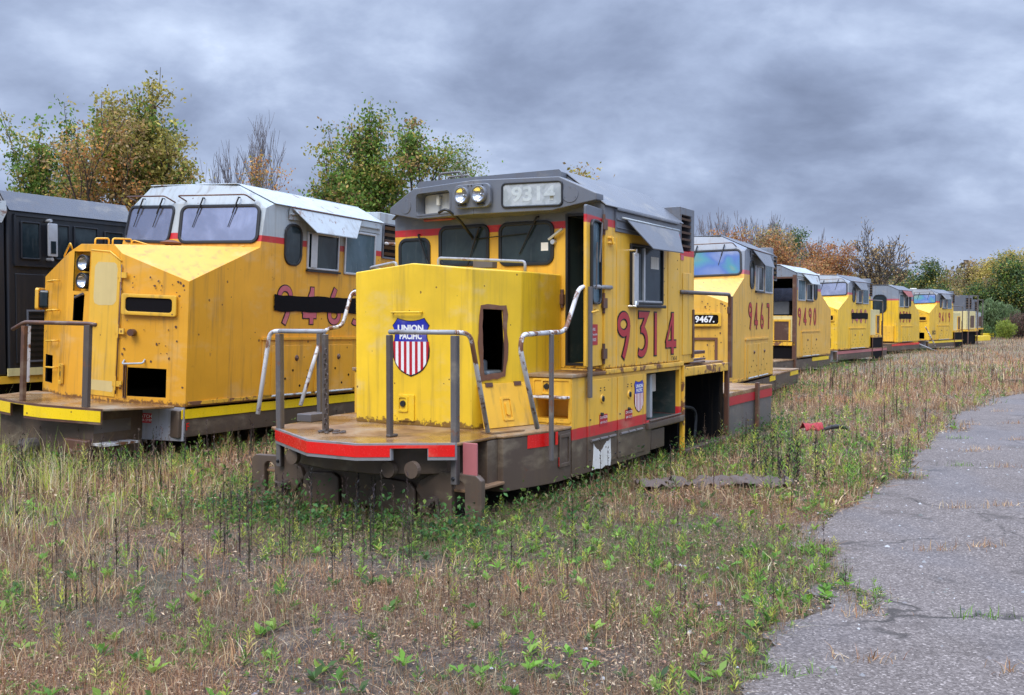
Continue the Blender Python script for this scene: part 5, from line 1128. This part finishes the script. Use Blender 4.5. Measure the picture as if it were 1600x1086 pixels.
# short dry grass, lying and standing
for n, y0, y1, pw, hm, wm in ((520000, 4.3, 13, 1.0, .074, .0035), (230000, 10, 32, 1.0, .13, .010), (260000, 24, 118, 1.15, .17, .022)):
    x, y = scatter(n, y0, y1, pw); dens = fbm(x+11, y, 1.1 if y1 < 40 else 6); k = rng.random(len(x)) < np.clip((dens-.24)*3.6, .28, 1); x, y, dens = x[k], y[k], dens[k]
    cl = fbm(x+50, y+9, .45 if y1 < 40 else 3)
    h = hm*(.35 + 1.5*rng.random(len(x))**1.6)*(.6+1.1*cl); flat = rng.random(len(x)) < (.58 if y1 < 20 else (.45 if y1 < 40 else .2))
    lean = np.where(flat, R(68) + rng.random(len(x))*R(20), np.abs(rng.normal(0, R(34 if y1 < 40 else 52), len(x)))); h = np.where(flat, h*1.5, h)
    gw = green_w(x, y); isg = rng.random(len(x)) < gw*.30
    idx = (rng.random(len(x))**1.25*6).astype(int)
    c = pal(DRY, idx); cg = pal(GRN, (rng.random(len(x))*5).astype(int)); c = np.where(isg[:, None], cg, c)
    c = c*(.74 if y1 < 20 else (.86 if y1 < 40 else .9)); tone = (fbm(x+90, y+40, 3.5)-.5)[:, None]; c = np.clip(c*(1+tone*np.array([.9, .5, .2])), .004, 1)
    parts.append(blades(x, y, h, lean, wm*(.6+.8*rng.random(len(x))), c))
tag(mk('dry_grass', *cat_(parts), 'grassmat', ''), kind='stuff')
# taller straw clumps, mostly on the left and in patches
parts = []
_s = scatter(3600, 4.6, 34, 1.0); cx_ = np.stack(_s, 1); cx_ = cx_[(fbm(cx_[:, 0]+5, cx_[:, 1]+60, 1.2) > .52) | ((cx_[:, 0] < -.33*cx_[:, 1]) & (cx_[:, 1] > 7))]
q = 26; x = np.repeat(cx_[:, 0], q) + rng.normal(0, .07, len(cx_)*q); y = np.repeat(cx_[:, 1], q) + rng.normal(0, .07, len(cx_)*q)
left = np.clip((-x/y-.22)*3, 0, 1)*np.clip((y-6.5)/4, 0, 1); h = (.06 + .12*rng.random(len(x)))*(1+2.8*left)*np.where(y > 14, 1.5, 1)*np.where(rng.random(len(x)) < .2, 1.3, 1); idx = (rng.random(len(x))*3).astype(int)
c = pal([(.46, .26, .13), (.56, .36, .19), (.34, .18, .095)], idx); cs_ = pal([(.58, .46, .26), (.72, .62, .40), (.46, .31, .17)], idx); c = np.where((rng.random(len(x)) < .15+left)[:, None], cs_, c); yg = pal(YLG, (rng.random(len(x))*4).astype(int)); c = np.where((rng.random(len(x)) < left*.6)[:, None], yg, c)
ok = x < road_x(y) + .1
parts.append(blades(x[ok], y[ok], h[ok], np.abs(rng.normal(0, R(42), ok.sum()))*(1-.45*left[ok]), .0046*(.6+rng.random(ok.sum())), c[ok]))
# tufts growing through the cracks and edge of the asphalt
tx = np.array([(4.1, 8.3), (3.6, 8.15), (3.1, 6.3), (2.35, 6.35), (2.9, 5.3), (5.2, 10.1), (4.7, 10.0), (6.0, 12.9), (6.6, 12.8), (7.2, 14.5), (6.9, 14.3), (7.4, 15.9), (8.3, 15.7), (6.5, 10.2), (3.9, 6.0), (8.6, 18.0), (9.5, 18.2), (2.05, 5.5), (1.55, 5.3), (4.8, 7.4), (7.8, 12.2), (10.5, 20.6)])
q = 46; x = np.repeat(tx[:, 0], q) + rng.normal(0, .12, len(tx)*q); y = np.repeat(tx[:, 1], q) + rng.normal(0, .035, len(tx)*q)
gsel = np.repeat(rng.random(len(tx)) < .3, q); c = np.where(gsel[:, None], pal(GRN, (rng.random(len(x))*5).astype(int)), pal(DRY, (rng.random(len(x))*4).astype(int)))
parts.append(blades(x, y, .03+.09*rng.random(len(x)), np.abs(rng.normal(R(35), R(28), len(x))), .004+.004*rng.random(len(x)), c, GROUND_Z+.01))
tag(mk('straw_clumps', *cat_(parts), 'grassmat', ''), kind='stuff')
# leafy weeds
def weeds(n, y0, y1, pw, scale, nl, mode):
    x, y = scatter(n, y0, y1, pw); gw = green_w(x, y); rt = np.clip((x/y+.08)*4, 0, 1) if mode != 'low' else .5
    k = rng.random(len(x)) < np.clip(gw*.75 + .22 + (.28*rt if mode == 'spire' else 0), 0, 1); x, y = x[k], y[k]; n = len(x)
    hh = scale*(.5+rng.random(n)); ix = np.repeat(np.arange(n), nl); j = np.tile(np.arange(nl), n); m = len(ix)
    az = j*2.4 + np.repeat(rng.random(n)*6.28, nl) + rng.normal(0, .2, m)
    if mode == 'low': zf = .05+.3*rng.random(m); el = R(18)+R(40)*rng.random(m); L = scale*(.45+.5*rng.random(m)); wd = L*.42
    else: zf = (j+.5)/nl; el = R(30)+R(35)*zf; L = scale*(.42-.22*zf)*(.7+.6*rng.random(m)); wd = L*.20
    b = np.stack([x[ix], y[ix], GROUND_Z + hh[ix]*zf], 1) + rng.normal(0, .004, (m, 3)); d = np.stack([np.cos(az)*np.cos(el), np.sin(az)*np.cos(el), np.sin(el)], 1)
    P_ = YLG if mode == 'spire' else GRN; pc = (rng.random(n)*len(P_)).astype(int); c = pal(P_, pc[ix], .18)
    if mode == 'spire':
        mix_ = rng.random(n)[ix][:, None] < .45; c = np.where(mix_, pal(GRN, (rng.random(m)*5).astype(int), .18), c)
    out = [leaves(b, d, L, wd, c)]
    if mode == 'spire': out.append(blades(x, y, hh*.95, np.abs(rng.normal(0, .1, n)), np.full(n, .004), pal(GRN, np.full(n, 3))))
    return out
parts = weeds(15000, 4.5, 15, 1.0, .042, 8, 'low') + weeds(4200, 12, 40, 1.0, .12, 8, 'low') + weeds(3200, 4.6, 16, 1.0, .14, 22, 'spire') + weeds(2600, 11, 40, 1.0, .26, 20, 'spire') + weeds(2400, 4.5, 16, 1.0, .11, 7, 'low')
def litter(n, y0, y1, sz, zmax):
    x, y = scatter(n, y0, y1, 1.0); k = rng.random(len(x)) < np.clip((fbm(x+3, y+44, .7)-.33)*4, .08, 1); x, y = x[k], y[k]; n = len(x)
    b_ = np.stack([x, y, GROUND_Z + .004 + zmax*rng.random(n)**2], 1); d = rng.normal(0, 1, (n, 3))*np.array([1, 1, .35]); d /= np.linalg.norm(d, axis=1)[:, None]
    L = sz*(.4+rng.random(n)); return leaves(b_, d, L, L*(.12+.35*rng.random(n)), pal([(.38, .23, .13), (.48, .31, .18), (.24, .14, .085), (.58, .44, .28), (.15, .10, .07), (.32, .18, .11)], (rng.random(n)*6).astype(int)))
tag(mk('leaf_litter', *cat_([litter(230000, 4.3, 13, .026, .06), litter(120000, 10, 32, .06, .12)]), 'grassmat', ''), kind='stuff')
tag(mk('green_weeds', *cat_(parts), 'leafmat', ''), kind='stuff')
# green growth along the wheels-less frames
parts = []
for ((ox, oy), A, a, b), n in zip(ROWS, (620, 330, 300, 160, 240, 60, 90, 120)):
    s_, c_ = math.sin(R(A)), math.cos(R(A)); u_ = a-.7 + rng.random(n)*(b-a+1.2); v_ = -1.5 - np.abs(rng.normal(0, .45, n)) + .15
    fr = rng.random(n) < .35; u_ = np.where(fr, a - np.abs(rng.normal(0, .5, n)), u_); v_ = np.where(fr, rng.uniform(-1.7, 1.7, n), v_)
    if A > 180: v_ = -v_
    x = ox + u_*s_ - v_*c_; y = oy + u_*c_ + v_*s_; kk = ~under(x, y, .05); x, y = x[kk], y[kk]; n = len(x)
    nl = 14; ix = np.repeat(np.arange(n), nl); m = len(ix); j = np.tile(np.arange(nl), n); hh = (.07+.32*rng.random(n)**2)
    az = rng.random(m)*6.28; el = R(10)+R(55)*rng.random(m); L = (.025+.05*rng.random(m)); b_ = np.stack([x[ix]+rng.normal(0, .05, m), y[ix]+rng.normal(0, .05, m), GROUND_Z+hh[ix]*rng.random(m)], 1)
    d = np.stack([np.cos(az)*np.cos(el), np.sin(az)*np.cos(el), np.sin(el)], 1)
    parts.append(leaves(b_, d, L, L*.5, pal([(.05, .13, .03), (.08, .18, .04), (.05, .09, .03), (.16, .22, .05), (.18, .14, .07)], (rng.random(n)*5).astype(int)[ix], .2)))
tag(mk('green_growth', *cat_(parts), 'leafmat', ''), kind='stuff')
# dead standing stalks with seed heads
def stalks(n, y0, y1, pw, hm, w0, nb, label, sel=None):
    x, y = scatter(n, y0, y1, pw); k = fbm(x+70, y+33, 1.8 if y1 < 40 else 5) + rng.normal(0, .12, len(x)) > .50; x, y = x[k], y[k]
    if sel is not None: k = sel(x, y); x, y = x[k], y[k]
    n = len(x); h = hm*(.55+.75*rng.random(n)); lean = np.abs(rng.normal(0, R(5), n)); c = pal([(.045, .032, .028), (.075, .052, .042), (.12, .085, .062)], (rng.random(n)*3).astype(int))
    out = [blades(x, y, h, lean*.2, w0*(.8+.5*rng.random(n)), c)]
    o2 = blades(x+.0005, y, h*.98, lean*.2, w0*(.8+.5*rng.random(n)), c); out.append(o2)
    ix = np.repeat(np.arange(n), nb); m = len(ix); zf = .25 + .72*rng.random(m); az = rng.random(m)*6.28; el = R(45)+R(30)*rng.random(m)
    b_ = np.stack([x[ix], y[ix], GROUND_Z + h[ix]*zf], 1); d = np.stack([np.cos(az)*np.cos(el), np.sin(az)*np.cos(el), np.sin(el)], 1)
    L = h[ix]*(.04+.06*rng.random(m)); out.append(leaves(b_, d, L, np.maximum(L*.22, w0*1.2), c[ix]))
    return out
parts = stalks(700, 5.5, 16, 1.0, .34, .005, 26, '', lambda x, y: rng.random(len(x)) < .6) + stalks(1700, 7.2, 15, 1.0, .46, .0058, 34, '', lambda x, y: x < -.10*y) + stalks(2600, 11, 36, 1.0, .46, .008, 20, '') + stalks(3600, 26, 110, 1.1, .5, .018, 8, '')
n = 26; x = 3.25 + rng.normal(0, .22, n); y = 11.6 + rng.normal(0, .35, n); h = .30+.38*rng.random(n); c = pal([(.05, .038, .032)], np.zeros(n, int))
parts.append(blades(x, y, h, np.abs(rng.normal(0, R(8), n)), np.full(n, .008), c))
ix = np.repeat(np.arange(n), 22); m = len(ix); az = rng.random(m)*6.28; b_ = np.stack([x[ix], y[ix], GROUND_Z+h[ix]*(.2+.75*rng.random(m))], 1); d = np.stack([np.cos(az)*.6, np.sin(az)*.6, np.full(m, .8)], 1); parts.append(leaves(b_, d, np.full(m, .06), np.full(m, .014), c[ix]))
tag(mk('dead_stalks', *cat_(parts), 'grassmat', ''), kind='stuff')
# loose stones and grit
n = 5200; x, y = scatter(n, 4.5, 20, 1.0); xr_ = rng.random(1500)*7+1; yr_ = 5+rng.random(1500)*16; x = np.concatenate([x, xr_]); y = np.concatenate([y, yr_]); n = len(x)
k = (fbm(x+20, y+5, 1.2) > .6) | (np.arange(n) >= n-1500); x, y = x[k], y[k]; n = len(x)
r_ = .006 + .018*rng.random(n)**3; o8 = np.array([(1, 0, 0), (0, 1, 0), (-1, 0, 0), (0, -1, 0), (0, 0, .8)]); rot = rng.random(n)*6.28
V = np.zeros((n, 5, 3)); cr, sr = np.cos(rot), np.sin(rot)
for i, (a, b, c) in enumerate(o8):
    j_ = 1 + rng.normal(0, .2, n); V[:, i, 0] = x + r_*j_*(a*cr-b*sr); V[:, i, 1] = y + r_*j_*(a*sr+b*cr); V[:, i, 2] = GROUND_Z + .012 + r_*c*j_
F3 = np.concatenate([(np.arange(n)*5)[:, None] + np.array(t) for t in ((0, 1, 4), (1, 2, 4), (2, 3, 4), (3, 0, 4))])
tag(mk('gravel', V.reshape(-1, 3), None, F3, np.repeat(pal([(.30, .29, .28), (.20, .19, .18), (.42, .41, .40)], (rng.random(n)*3).astype(int)), 5, 0), 'grassmat', ''), kind='stuff')

# ------------------------------------------------------------ litter in the weeds
def sheet(name, mat, cx0, cy0, L, Wd, ang, amp, label, cat, zb=.05, seed=1, arch=.1):
    rr = np.random.default_rng(seed); nu, nv_ = 44, 10; ca, sa = math.cos(R(ang)), math.sin(R(ang)); V = []; F_ = []
    for i in range(nu):
        for j in range(nv_):
            u_ = (i/(nu-1)-.5)*L; v_ = (j/(nv_-1)-.5)*Wd*(1+.25*math.sin(i*.7)+.15*math.sin(i*1.9))
            z = zb + arch*(1-(2*j/(nv_-1)-1)**2) + amp*(float(vnoise(u_*2+seed, v_*3, .22))-.4) + amp*.4*float(vnoise(u_*5, v_*5+seed, .2))
            V.append((cx0+u_*ca-v_*sa, cy0+u_*sa+v_*ca, GROUND_Z+max(z, .005)))
    for i in range(nu-1):
        for j in range(nv_-1):
            if rr.random() < .03 and name == 'torn_sheet': continue
            a = i*nv_+j; F_.append((a, a+nv_, a+nv_+1, a+1))
    mb = MB(); mb.mesh(V, F_); o = mb.build(name, mat, smooth=True); md = o.modifiers.new('t', 'SOLIDIFY'); md.thickness = .006; return tag(o, label, cat)
sheet('torn_sheet', 'tarp', 2.38, 11.25, 1.85, .40, 6, .12, 'torn brown-grey fabric sheet lying crumpled in the weeds before the asphalt', 'sheet', .02, 2, .05)
sheet('crumpled_cloth', 'redcloth', 5.08, 16.2, .34, .22, 10, .05, 'small faded red cloth beside the black tyre piece in the dry weeds', 'cloth', .12, 5, .10)
mb = MB(); P_ = [(5.45 + .24*math.cos(R(a)), 16.1 + .06*math.sin(R(a*2)), GROUND_Z + .10 + .09*math.sin(R(a))) for a in range(0, 181, 15)]; mb.tube(P_, [.015+.022*math.sin(R(a)) for a in range(0, 181, 15)], 10); tag(mb.build('tyre_scrap', 'tyre', smooth=True), 'curved black tyre scrap lying by the red cloth', 'scrap')
mb = MB(); mb.tube([(4.0, 11.0, GROUND_Z+.02), (4.6, 11.9, GROUND_Z+.06), (5.0, 12.3, GROUND_Z+.03)], .012, 6); tag(mb.build('fallen_stick', 'bark'), 'thin dark stick lying across the asphalt edge', 'stick')

# ------------------------------------------------------------ trees
def tree_mesh(seed, H, spread, lean=(0, 0), depth=5, up=.5, split=(2, 3), trunk=.28, base=.22, twigs=True, rad=.018, rmin=.0):
    rr = random.Random(seed); mb = MB(); tips = []
    def grow(p, d, L, r_, lv):
        r_ = max(r_, rmin/H)
        n = 3 if lv < 2 else 2; pts = [p]; rs = [r_*H]; dd = d.copy()
        for i in range(n):
            dd = (dd + Vector((rr.gauss(0, .13), rr.gauss(0, .13), rr.gauss(0, .08) + .05*up))).normalized(); pts.append(pts[-1] + dd*L/n); rs.append(r_*H*(1 - .38*(i+1)/n))
        mb.tube(pts, rs, 7 if lv < 2 else (5 if lv < 4 else 3), cap=False)
        if lv >= 2: tips.append((pts[-1], lv));
        if lv >= 3: tips.append((pts[1], lv))
        if lv >= depth: return
        k = rr.randint(*split) + (1 if lv == 0 else 0)
        a0 = rr.random()*6.28
        for i in range(k):
            t = 1.0 if i == 0 else rr.uniform(.35, .95); q = pts[min(len(pts)-1, max(1, round(t*(len(pts)-1))))]
            az = a0 + i*2.39 + rr.gauss(0, .3); sp_ = spread*(.35 if i == 0 else rr.uniform(.7, 1.25)); side_ = Vector((math.cos(az), math.sin(az), 0))
            nd = (dd*1.0 + side_*sp_ + Vector((0, 0, up*rr.uniform(.1, .5)))).normalized()
            grow(q, nd, L*rr.uniform(.62, .86), r_*rr.uniform(.5, .68), lv+1)
    grow(Vector((0, 0, -.1)), Vector((lean[0], lean[1], 1)).normalized(), H*base, rad, 0)
    return mb, tips
def leaf_mesh(tips, per, rad, size, colf, seed):
    r2 = np.random.default_rng(seed); P0 = np.array([t[0][:] for t in tips]); k0 = len(P0); cnt = np.maximum(0, (per*np.clip(r2.normal(1, .55, k0), 0, 2.2)*(r2.random(k0) > .16))).astype(int); tid = np.repeat(np.arange(k0), cnt); P_ = P0[tid]; n = len(P_)
    ushift = r2.random(k0)[tid]; ubr = np.exp(r2.normal(0, .20, k0))[tid]; rs = (rad*np.exp(r2.normal(0, .25, k0)))[tid][:, None]/rad
    P_ = P_ + r2.normal(0, 1, (n, 3))*np.array([rad, rad, rad*.6])*rs; a = r2.normal(0, 1, (n, 3)); a /= np.linalg.norm(a, axis=1)[:, None]; b = np.cross(a, r2.normal(0, 1, (n, 3))); b /= np.linalg.norm(b, axis=1)[:, None]
    s_ = (size*(.55+.9*r2.random(n)))[:, None]; V = np.stack([P_-a*s_, P_+b*s_*.6, P_+a*s_, P_-b*s_*.6], 1).reshape(-1, 3)
    c = colf(P_, r2, ushift)*ubr[:, None]; return V, (np.arange(n)*4)[:, None]+np.array([0, 1, 2, 3]), None, np.repeat(c, 4, 0)
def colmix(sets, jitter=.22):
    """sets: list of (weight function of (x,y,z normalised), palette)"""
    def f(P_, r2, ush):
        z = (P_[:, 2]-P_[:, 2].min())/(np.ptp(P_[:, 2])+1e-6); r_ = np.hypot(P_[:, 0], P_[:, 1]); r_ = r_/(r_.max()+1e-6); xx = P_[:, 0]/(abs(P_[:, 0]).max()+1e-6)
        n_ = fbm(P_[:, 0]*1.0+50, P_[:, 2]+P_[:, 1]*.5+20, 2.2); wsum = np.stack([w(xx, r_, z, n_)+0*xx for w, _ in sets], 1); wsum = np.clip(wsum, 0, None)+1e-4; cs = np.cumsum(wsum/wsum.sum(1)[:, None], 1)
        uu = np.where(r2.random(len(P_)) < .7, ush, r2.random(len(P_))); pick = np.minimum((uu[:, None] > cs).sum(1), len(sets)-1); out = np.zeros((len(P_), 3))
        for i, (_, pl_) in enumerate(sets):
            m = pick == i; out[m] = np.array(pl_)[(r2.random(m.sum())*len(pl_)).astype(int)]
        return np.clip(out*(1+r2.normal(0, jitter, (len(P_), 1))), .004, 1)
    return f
def tree(label, px, d, H, seed, spread, colf, per, lr, size, cat='tree', group=None, bark='bark', name='broadleaf_tree', Wd=None, **kw):
    root = empty(name, label, cat, group, loc=((px-800)/1500*d, d, GROUND_Z)); root.rotation_euler[2] = seed*1.7
    mb, tips = tree_mesh(seed, H, spread, **kw)
    mx_, my_ = [sum(t[0][i] for t in tips)/len(tips) for i in (0, 1)]; zz_ = max(t[0].z for t in tips)
    mb.v = [(x - mx_*min(1, max(0, z)/zz_*1.5), y - my_*min(1, max(0, z)/zz_*1.5), z) for x, y, z in mb.v]; tips = [(Vector((t[0].x - mx_*min(1, t[0].z/zz_*1.5), t[0].y - my_*min(1, t[0].z/zz_*1.5), t[0].z)), t[1]) for t in tips]
    zs = max(t[0].z for t in tips); k = H/zs
    q = sorted(math.hypot(t[0].x, t[0].y)*k for t in tips)[int(len(tips)*.94)]; kx = k*((Wd - lr*1.2)/q if Wd else 1)
    mb.v = [(x*kx, y*kx, z*k) for x, y, z in mb.v]; tips = [(Vector((t[0].x*kx, t[0].y*kx, t[0].z*k)), t[1]) for t in tips]
    mb.build('trunk', bark, root, smooth=True)
    if per:
        V, F4, F3, C = leaf_mesh(tips, per, lr, size, colf, seed); o = mk('crown', V, F4, F3, C, 'leafmat', ''); o.parent = root
    return root
G1 = [(.11, .19, .03), (.15, .25, .04), (.20, .28, .05), (.09, .15, .03)]; OL = [(.34, .29, .07), (.40, .32, .075), (.28, .25, .06)]; OR = [(.52, .23, .07), (.42, .18, .055), (.56, .28, .08)]; BRN_ = [(.38, .25, .11), (.30, .20, .09), (.44, .29, .11)]
RU = [(.36, .16, .085), (.42, .19, .09), (.28, .13, .08)]; YE = [(.50, .38, .10), (.42, .32, .09), (.58, .42, .12)]; DG = [(.055, .095, .04), (.08, .12, .05), (.10, .15, .06)]; TN = [(.30, .23, .13), (.36, .27, .15), (.24, .19, .10)]
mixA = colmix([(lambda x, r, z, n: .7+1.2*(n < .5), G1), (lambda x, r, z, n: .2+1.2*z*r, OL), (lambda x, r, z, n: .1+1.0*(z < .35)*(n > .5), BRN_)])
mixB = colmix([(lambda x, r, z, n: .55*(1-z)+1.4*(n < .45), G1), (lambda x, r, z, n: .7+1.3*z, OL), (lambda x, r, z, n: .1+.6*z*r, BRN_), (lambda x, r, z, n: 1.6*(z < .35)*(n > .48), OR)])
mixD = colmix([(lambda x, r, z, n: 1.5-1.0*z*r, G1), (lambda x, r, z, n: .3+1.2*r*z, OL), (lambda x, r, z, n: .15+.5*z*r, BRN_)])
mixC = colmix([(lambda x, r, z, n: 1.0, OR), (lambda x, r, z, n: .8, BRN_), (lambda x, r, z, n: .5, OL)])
LG_ = 'trees behind the parked locomotives'
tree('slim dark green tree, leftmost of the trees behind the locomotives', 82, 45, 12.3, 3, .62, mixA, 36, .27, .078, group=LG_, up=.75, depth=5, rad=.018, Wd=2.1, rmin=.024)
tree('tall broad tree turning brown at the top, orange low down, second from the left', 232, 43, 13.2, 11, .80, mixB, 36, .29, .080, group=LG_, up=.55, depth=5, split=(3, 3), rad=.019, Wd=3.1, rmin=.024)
tree('thin orange and brown sapling crowding the foot of the tallest tree', 165, 40, 10.6, 8, .72, colmix([(lambda x, r, z, n: 1, OR), (lambda x, r, z, n: .9+z, BRN_), (lambda x, r, z, n: .7, OL)]), 12, .32, .07, group=LG_, up=.7, depth=5, Wd=2.2)
tree('small brown leafed tree with a bare grey tree rising behind it', 383, 46, 9.6, 21, .70, mixC, 26, .30, .06, group=LG_, up=.7, depth=5, Wd=2.0)
tree('bare pale grey tree rising above the small brown leafed tree', 388, 49, 12.6, 5, .50, None, 0, 0, 0, group=LG_, up=1.0, depth=6, split=(3, 3), bark='barkpale', rad=.012, rmin=.014, Wd=1.7)
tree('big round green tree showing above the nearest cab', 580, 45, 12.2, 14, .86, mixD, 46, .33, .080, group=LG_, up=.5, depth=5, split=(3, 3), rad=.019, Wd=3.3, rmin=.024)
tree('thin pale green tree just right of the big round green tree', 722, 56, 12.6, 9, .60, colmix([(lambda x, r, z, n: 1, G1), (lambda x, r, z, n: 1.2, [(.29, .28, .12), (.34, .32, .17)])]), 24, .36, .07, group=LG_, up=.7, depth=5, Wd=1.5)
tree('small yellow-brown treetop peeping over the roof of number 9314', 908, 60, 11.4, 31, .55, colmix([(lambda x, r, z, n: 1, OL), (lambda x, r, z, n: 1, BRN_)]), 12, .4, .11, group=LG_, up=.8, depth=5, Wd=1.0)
RG = 'autumn trees along the field edge'
mO = colmix([(lambda x, r, z, n: 1.2, RU), (lambda x, r, z, n: .8, OR), (lambda x, r, z, n: .6+z, BRN_)]); mY = colmix([(lambda x, r, z, n: 1, YE), (lambda x, r, z, n: .6, OL)]); mG = colmix([(lambda x, r, z, n: 1, DG), (lambda x, r, z, n: .4, G1), (lambda x, r, z, n: .3, OL)]); mT = colmix([(lambda x, r, z, n: 1, TN), (lambda x, r, z, n: .7, BRN_), (lambda x, r, z, n: .5, OL)])
for px, d, H, sd_, lab in ((1105, 84, 11.4, 41, 'bare grey tree, first of the leafless ones right of the nearest cab'), (1140, 86, 12.0, 42, 'bare grey tree, second of the leafless ones right of the nearest cab'), (1180, 88, 12.0, 43, 'bare grey tree behind the first rust-coloured crown'), (1215, 88, 12.0, 44, 'bare grey tree rising over the rust-coloured crowns'), (1262, 90, 10.6, 45, 'low bare grey tree between the orange crowns')):
    tree(lab, px, d, H, sd_, .45, None, 0, 0, 0, group='leafless grey trees', up=1.0, depth=6, bark='barkpale', rad=.012, name='bare_tree', Wd=1.9, rmin=.022)
for px, d, H, sd_, mx_, lab in ((1150, 74, 8.9, 51, mO, 'brownish-orange tree above the roof of number 9467'), (1186, 78, 9.4, 52, mT, 'dull brown tree left of the bright rust one'), (1222, 76, 8.9, 53, mO, 'bright rust-red tree above number 9490'), (1232, 90, 10.9, 54, mG, 'small dark green treetop over the rust trees'), (1268, 82, 7.4, 55, mO, 'low rust tree right of the bright rust-red one'), (1290, 86, 8.9, 56, mO, 'orange-brown tree left of the big bare tree'), (1335, 90, 6.4, 57, mT, 'brown bushy tree at the foot of the big bare tree'), (1128, 80, 8.0, 58, mT, 'low brown tree beside the roof of number 9467'), (1306, 88, 6.4, 59, mY, 'yellowish low tree under the orange-brown one')):
    tree(lab, px, d, H, sd_, .80, mx_, 26, .42, .085, group=RG, up=.5, depth=5, rad=.014, Wd=2.6)
tree('large spreading tree almost bare with a few brown leaves, standing alone', 1366, 84, 10.9, 67, 1.05, colmix([(lambda x, r, z, n: 1, BRN_)]), 1, .35, .10, group=None, up=.35, depth=6, split=(3, 3), rad=.026, base=.23, name='bare_tree', Wd=3.7, rmin=.03)
FR = [(1441, 118, 9.2, mG, 'round dark green tree standing right of the big bare tree'), (1415, 128, 7.0, mT, 'low tan tree left of the round green one'), (1475, 132, 8.6, mT, 'tan tree right of the round green one'), (1500, 140, 9.0, mG, 'grey-green tree in the right forest edge'), (1522, 128, 9.6, mT, 'brown tree with a flat crown in the right forest edge'), (1545, 124, 10.2, mY, 'yellow-tan tree in the right forest, tallest of the yellow ones'), (1567, 130, 11.0, mG, 'dark tree behind the yellow-tan tree'), (1590, 112, 9.2, mG, 'dark green tree at the right edge of the picture'), (1580, 126, 10.9, mY, 'golden tree above the dark green one at the right edge'), (1612, 122, 11.0, mY, 'golden tree cut by the right edge'), (1640, 116, 10.5, mG, 'green tree beyond the right edge'), (1385, 132, 6.6, mT, 'low brown tree behind the farthest cabs'), (1460, 126, 6.2, mT, 'low rusty tree under the tan one'), (1532, 116, 6.3, mG, 'low green tree before the yellow-tan one'), (1680, 118, 11, mT, 'brown tree far beyond the right edge'), (1490, 118, 5.6, mT, 'small tan tree behind the farthest hood'), (1556, 116, 7.2, mT, 'brown tree in front of the tall forest on the right')]
for i, (px, d, H, mx_, lab) in enumerate(FR): tree(lab, px, d, H, 80+i, .80, mx_, 34, .60, .12, group='forest edge on the right', up=.5, depth=5, rad=.013, Wd=(2.9 if i % 3 else 3.6))
# far wood behind everything
def crownmass(name, xs, ys, H0, n, cols, size, lab=None, cat=None, kind=None, zb=0, sx=2.2):
    c = [(rng.uniform(*xs), rng.uniform(*ys)) for _ in range(n)]; P_ = []; C = []
    for (x, y) in c:
        hh = H0*rng.uniform(.7, 1.15); k = 150; q = rng.normal(0, 1, (k, 3)); q /= np.linalg.norm(q, axis=1)[:, None]; q *= (rng.random((k, 1))**.35)
        P_.append(np.stack([x+q[:, 0]*sx, y+q[:, 1]*sx, zb + hh*(.52+.48*q[:, 2])], 1)); C.append(pal(cols, np.full(k, int(rng.random()*len(cols))), .25))
    P_ = np.concatenate(P_); C = np.concatenate(C); n = len(P_); a = rng.normal(0, 1, (n, 3)); a /= np.linalg.norm(a, axis=1)[:, None]; b = np.cross(a, rng.normal(0, 1, (n, 3))); b /= np.linalg.norm(b, axis=1)[:, None]
    s_ = size*(.6+.8*rng.random((n, 1))); V = np.stack([P_-a*s_, P_+b*s_*.7, P_+a*s_, P_-b*s_*.7], 1).reshape(-1, 3)
    o = mk(name, V, (np.arange(n)*4)[:, None]+np.array([0, 1, 2, 3]), None, np.repeat(C, 4, 0), 'leafmat', ''); return tag(o, lab, cat, None, kind)
crownmass('far_wood', (20, 130), (138, 165), 9.5, 170, [(.13, .10, .06), (.06, .08, .035), (.18, .13, .07), (.09, .08, .045)], .55, kind='stuff', sx=3)
crownmass('undergrowth', (46, 100), (112, 122), 3.0, 110, [(.10, .065, .05), (.13, .085, .06), (.07, .09, .035), (.16, .12, .07)], .30, kind='stuff', sx=1.8)
def bush(label, px, d, H, Wd, cols, k, size):
    x0, y0 = (px-800)/1500*d, d; q = rng.normal(0, 1, (k, 3)); q /= np.linalg.norm(q, axis=1)[:, None]; q *= rng.random((k, 1))**.4
    lob = 1+.25*np.sin(q[:, 0]*7+px)*np.cos(q[:, 1]*5); P_ = np.stack([x0+q[:, 0]*Wd*lob, y0+q[:, 1]*Wd*.8, GROUND_Z+H*(.5+.5*q[:, 2]*lob)], 1); n = k
    d_ = np.stack([rng.normal(0, .4, n), rng.normal(0, .4, n), np.ones(n)], 1); d_ /= np.linalg.norm(d_, axis=1)[:, None]; o = mk('shrub', *leaves(P_, d_, size*(.6+.8*rng.random(n)), size*.3*(.6+.8*rng.random(n)), pal(cols, (rng.random(n)*len(cols)).astype(int), .25)), 'leafmat', '')
    return tag(o, label, 'shrub', 'shrubs at the field edge')
PG = [(.16, .22, .09), (.20, .26, .12), (.12, .17, .07)]
bush('large pale green feathery shrub beside the farthest hood section', 1548, 103, 3.9, 1.9, PG, 5200, .40)
bush('pale green shrub right of the largest feathery one', 1572, 106, 3.4, 1.6, PG, 3600, .40)
bush('bright yellow-green low shrub in front of the feathery ones', 1571, 97, 1.9, 1.0, [(.30, .34, .06), (.22, .28, .05)], 1800, .26)
bush('dull red-brown thicket right of the feathery shrubs', 1600, 100, 2.6, 2.4, [(.13, .07, .055), (.17, .10, .07), (.09, .08, .05)], 3800, .3)
bush('green thicket touching the farthest yellow frame', 1540, 95, 1.3, .9, [(.07, .12, .04), (.12, .17, .05)], 1500, .2)
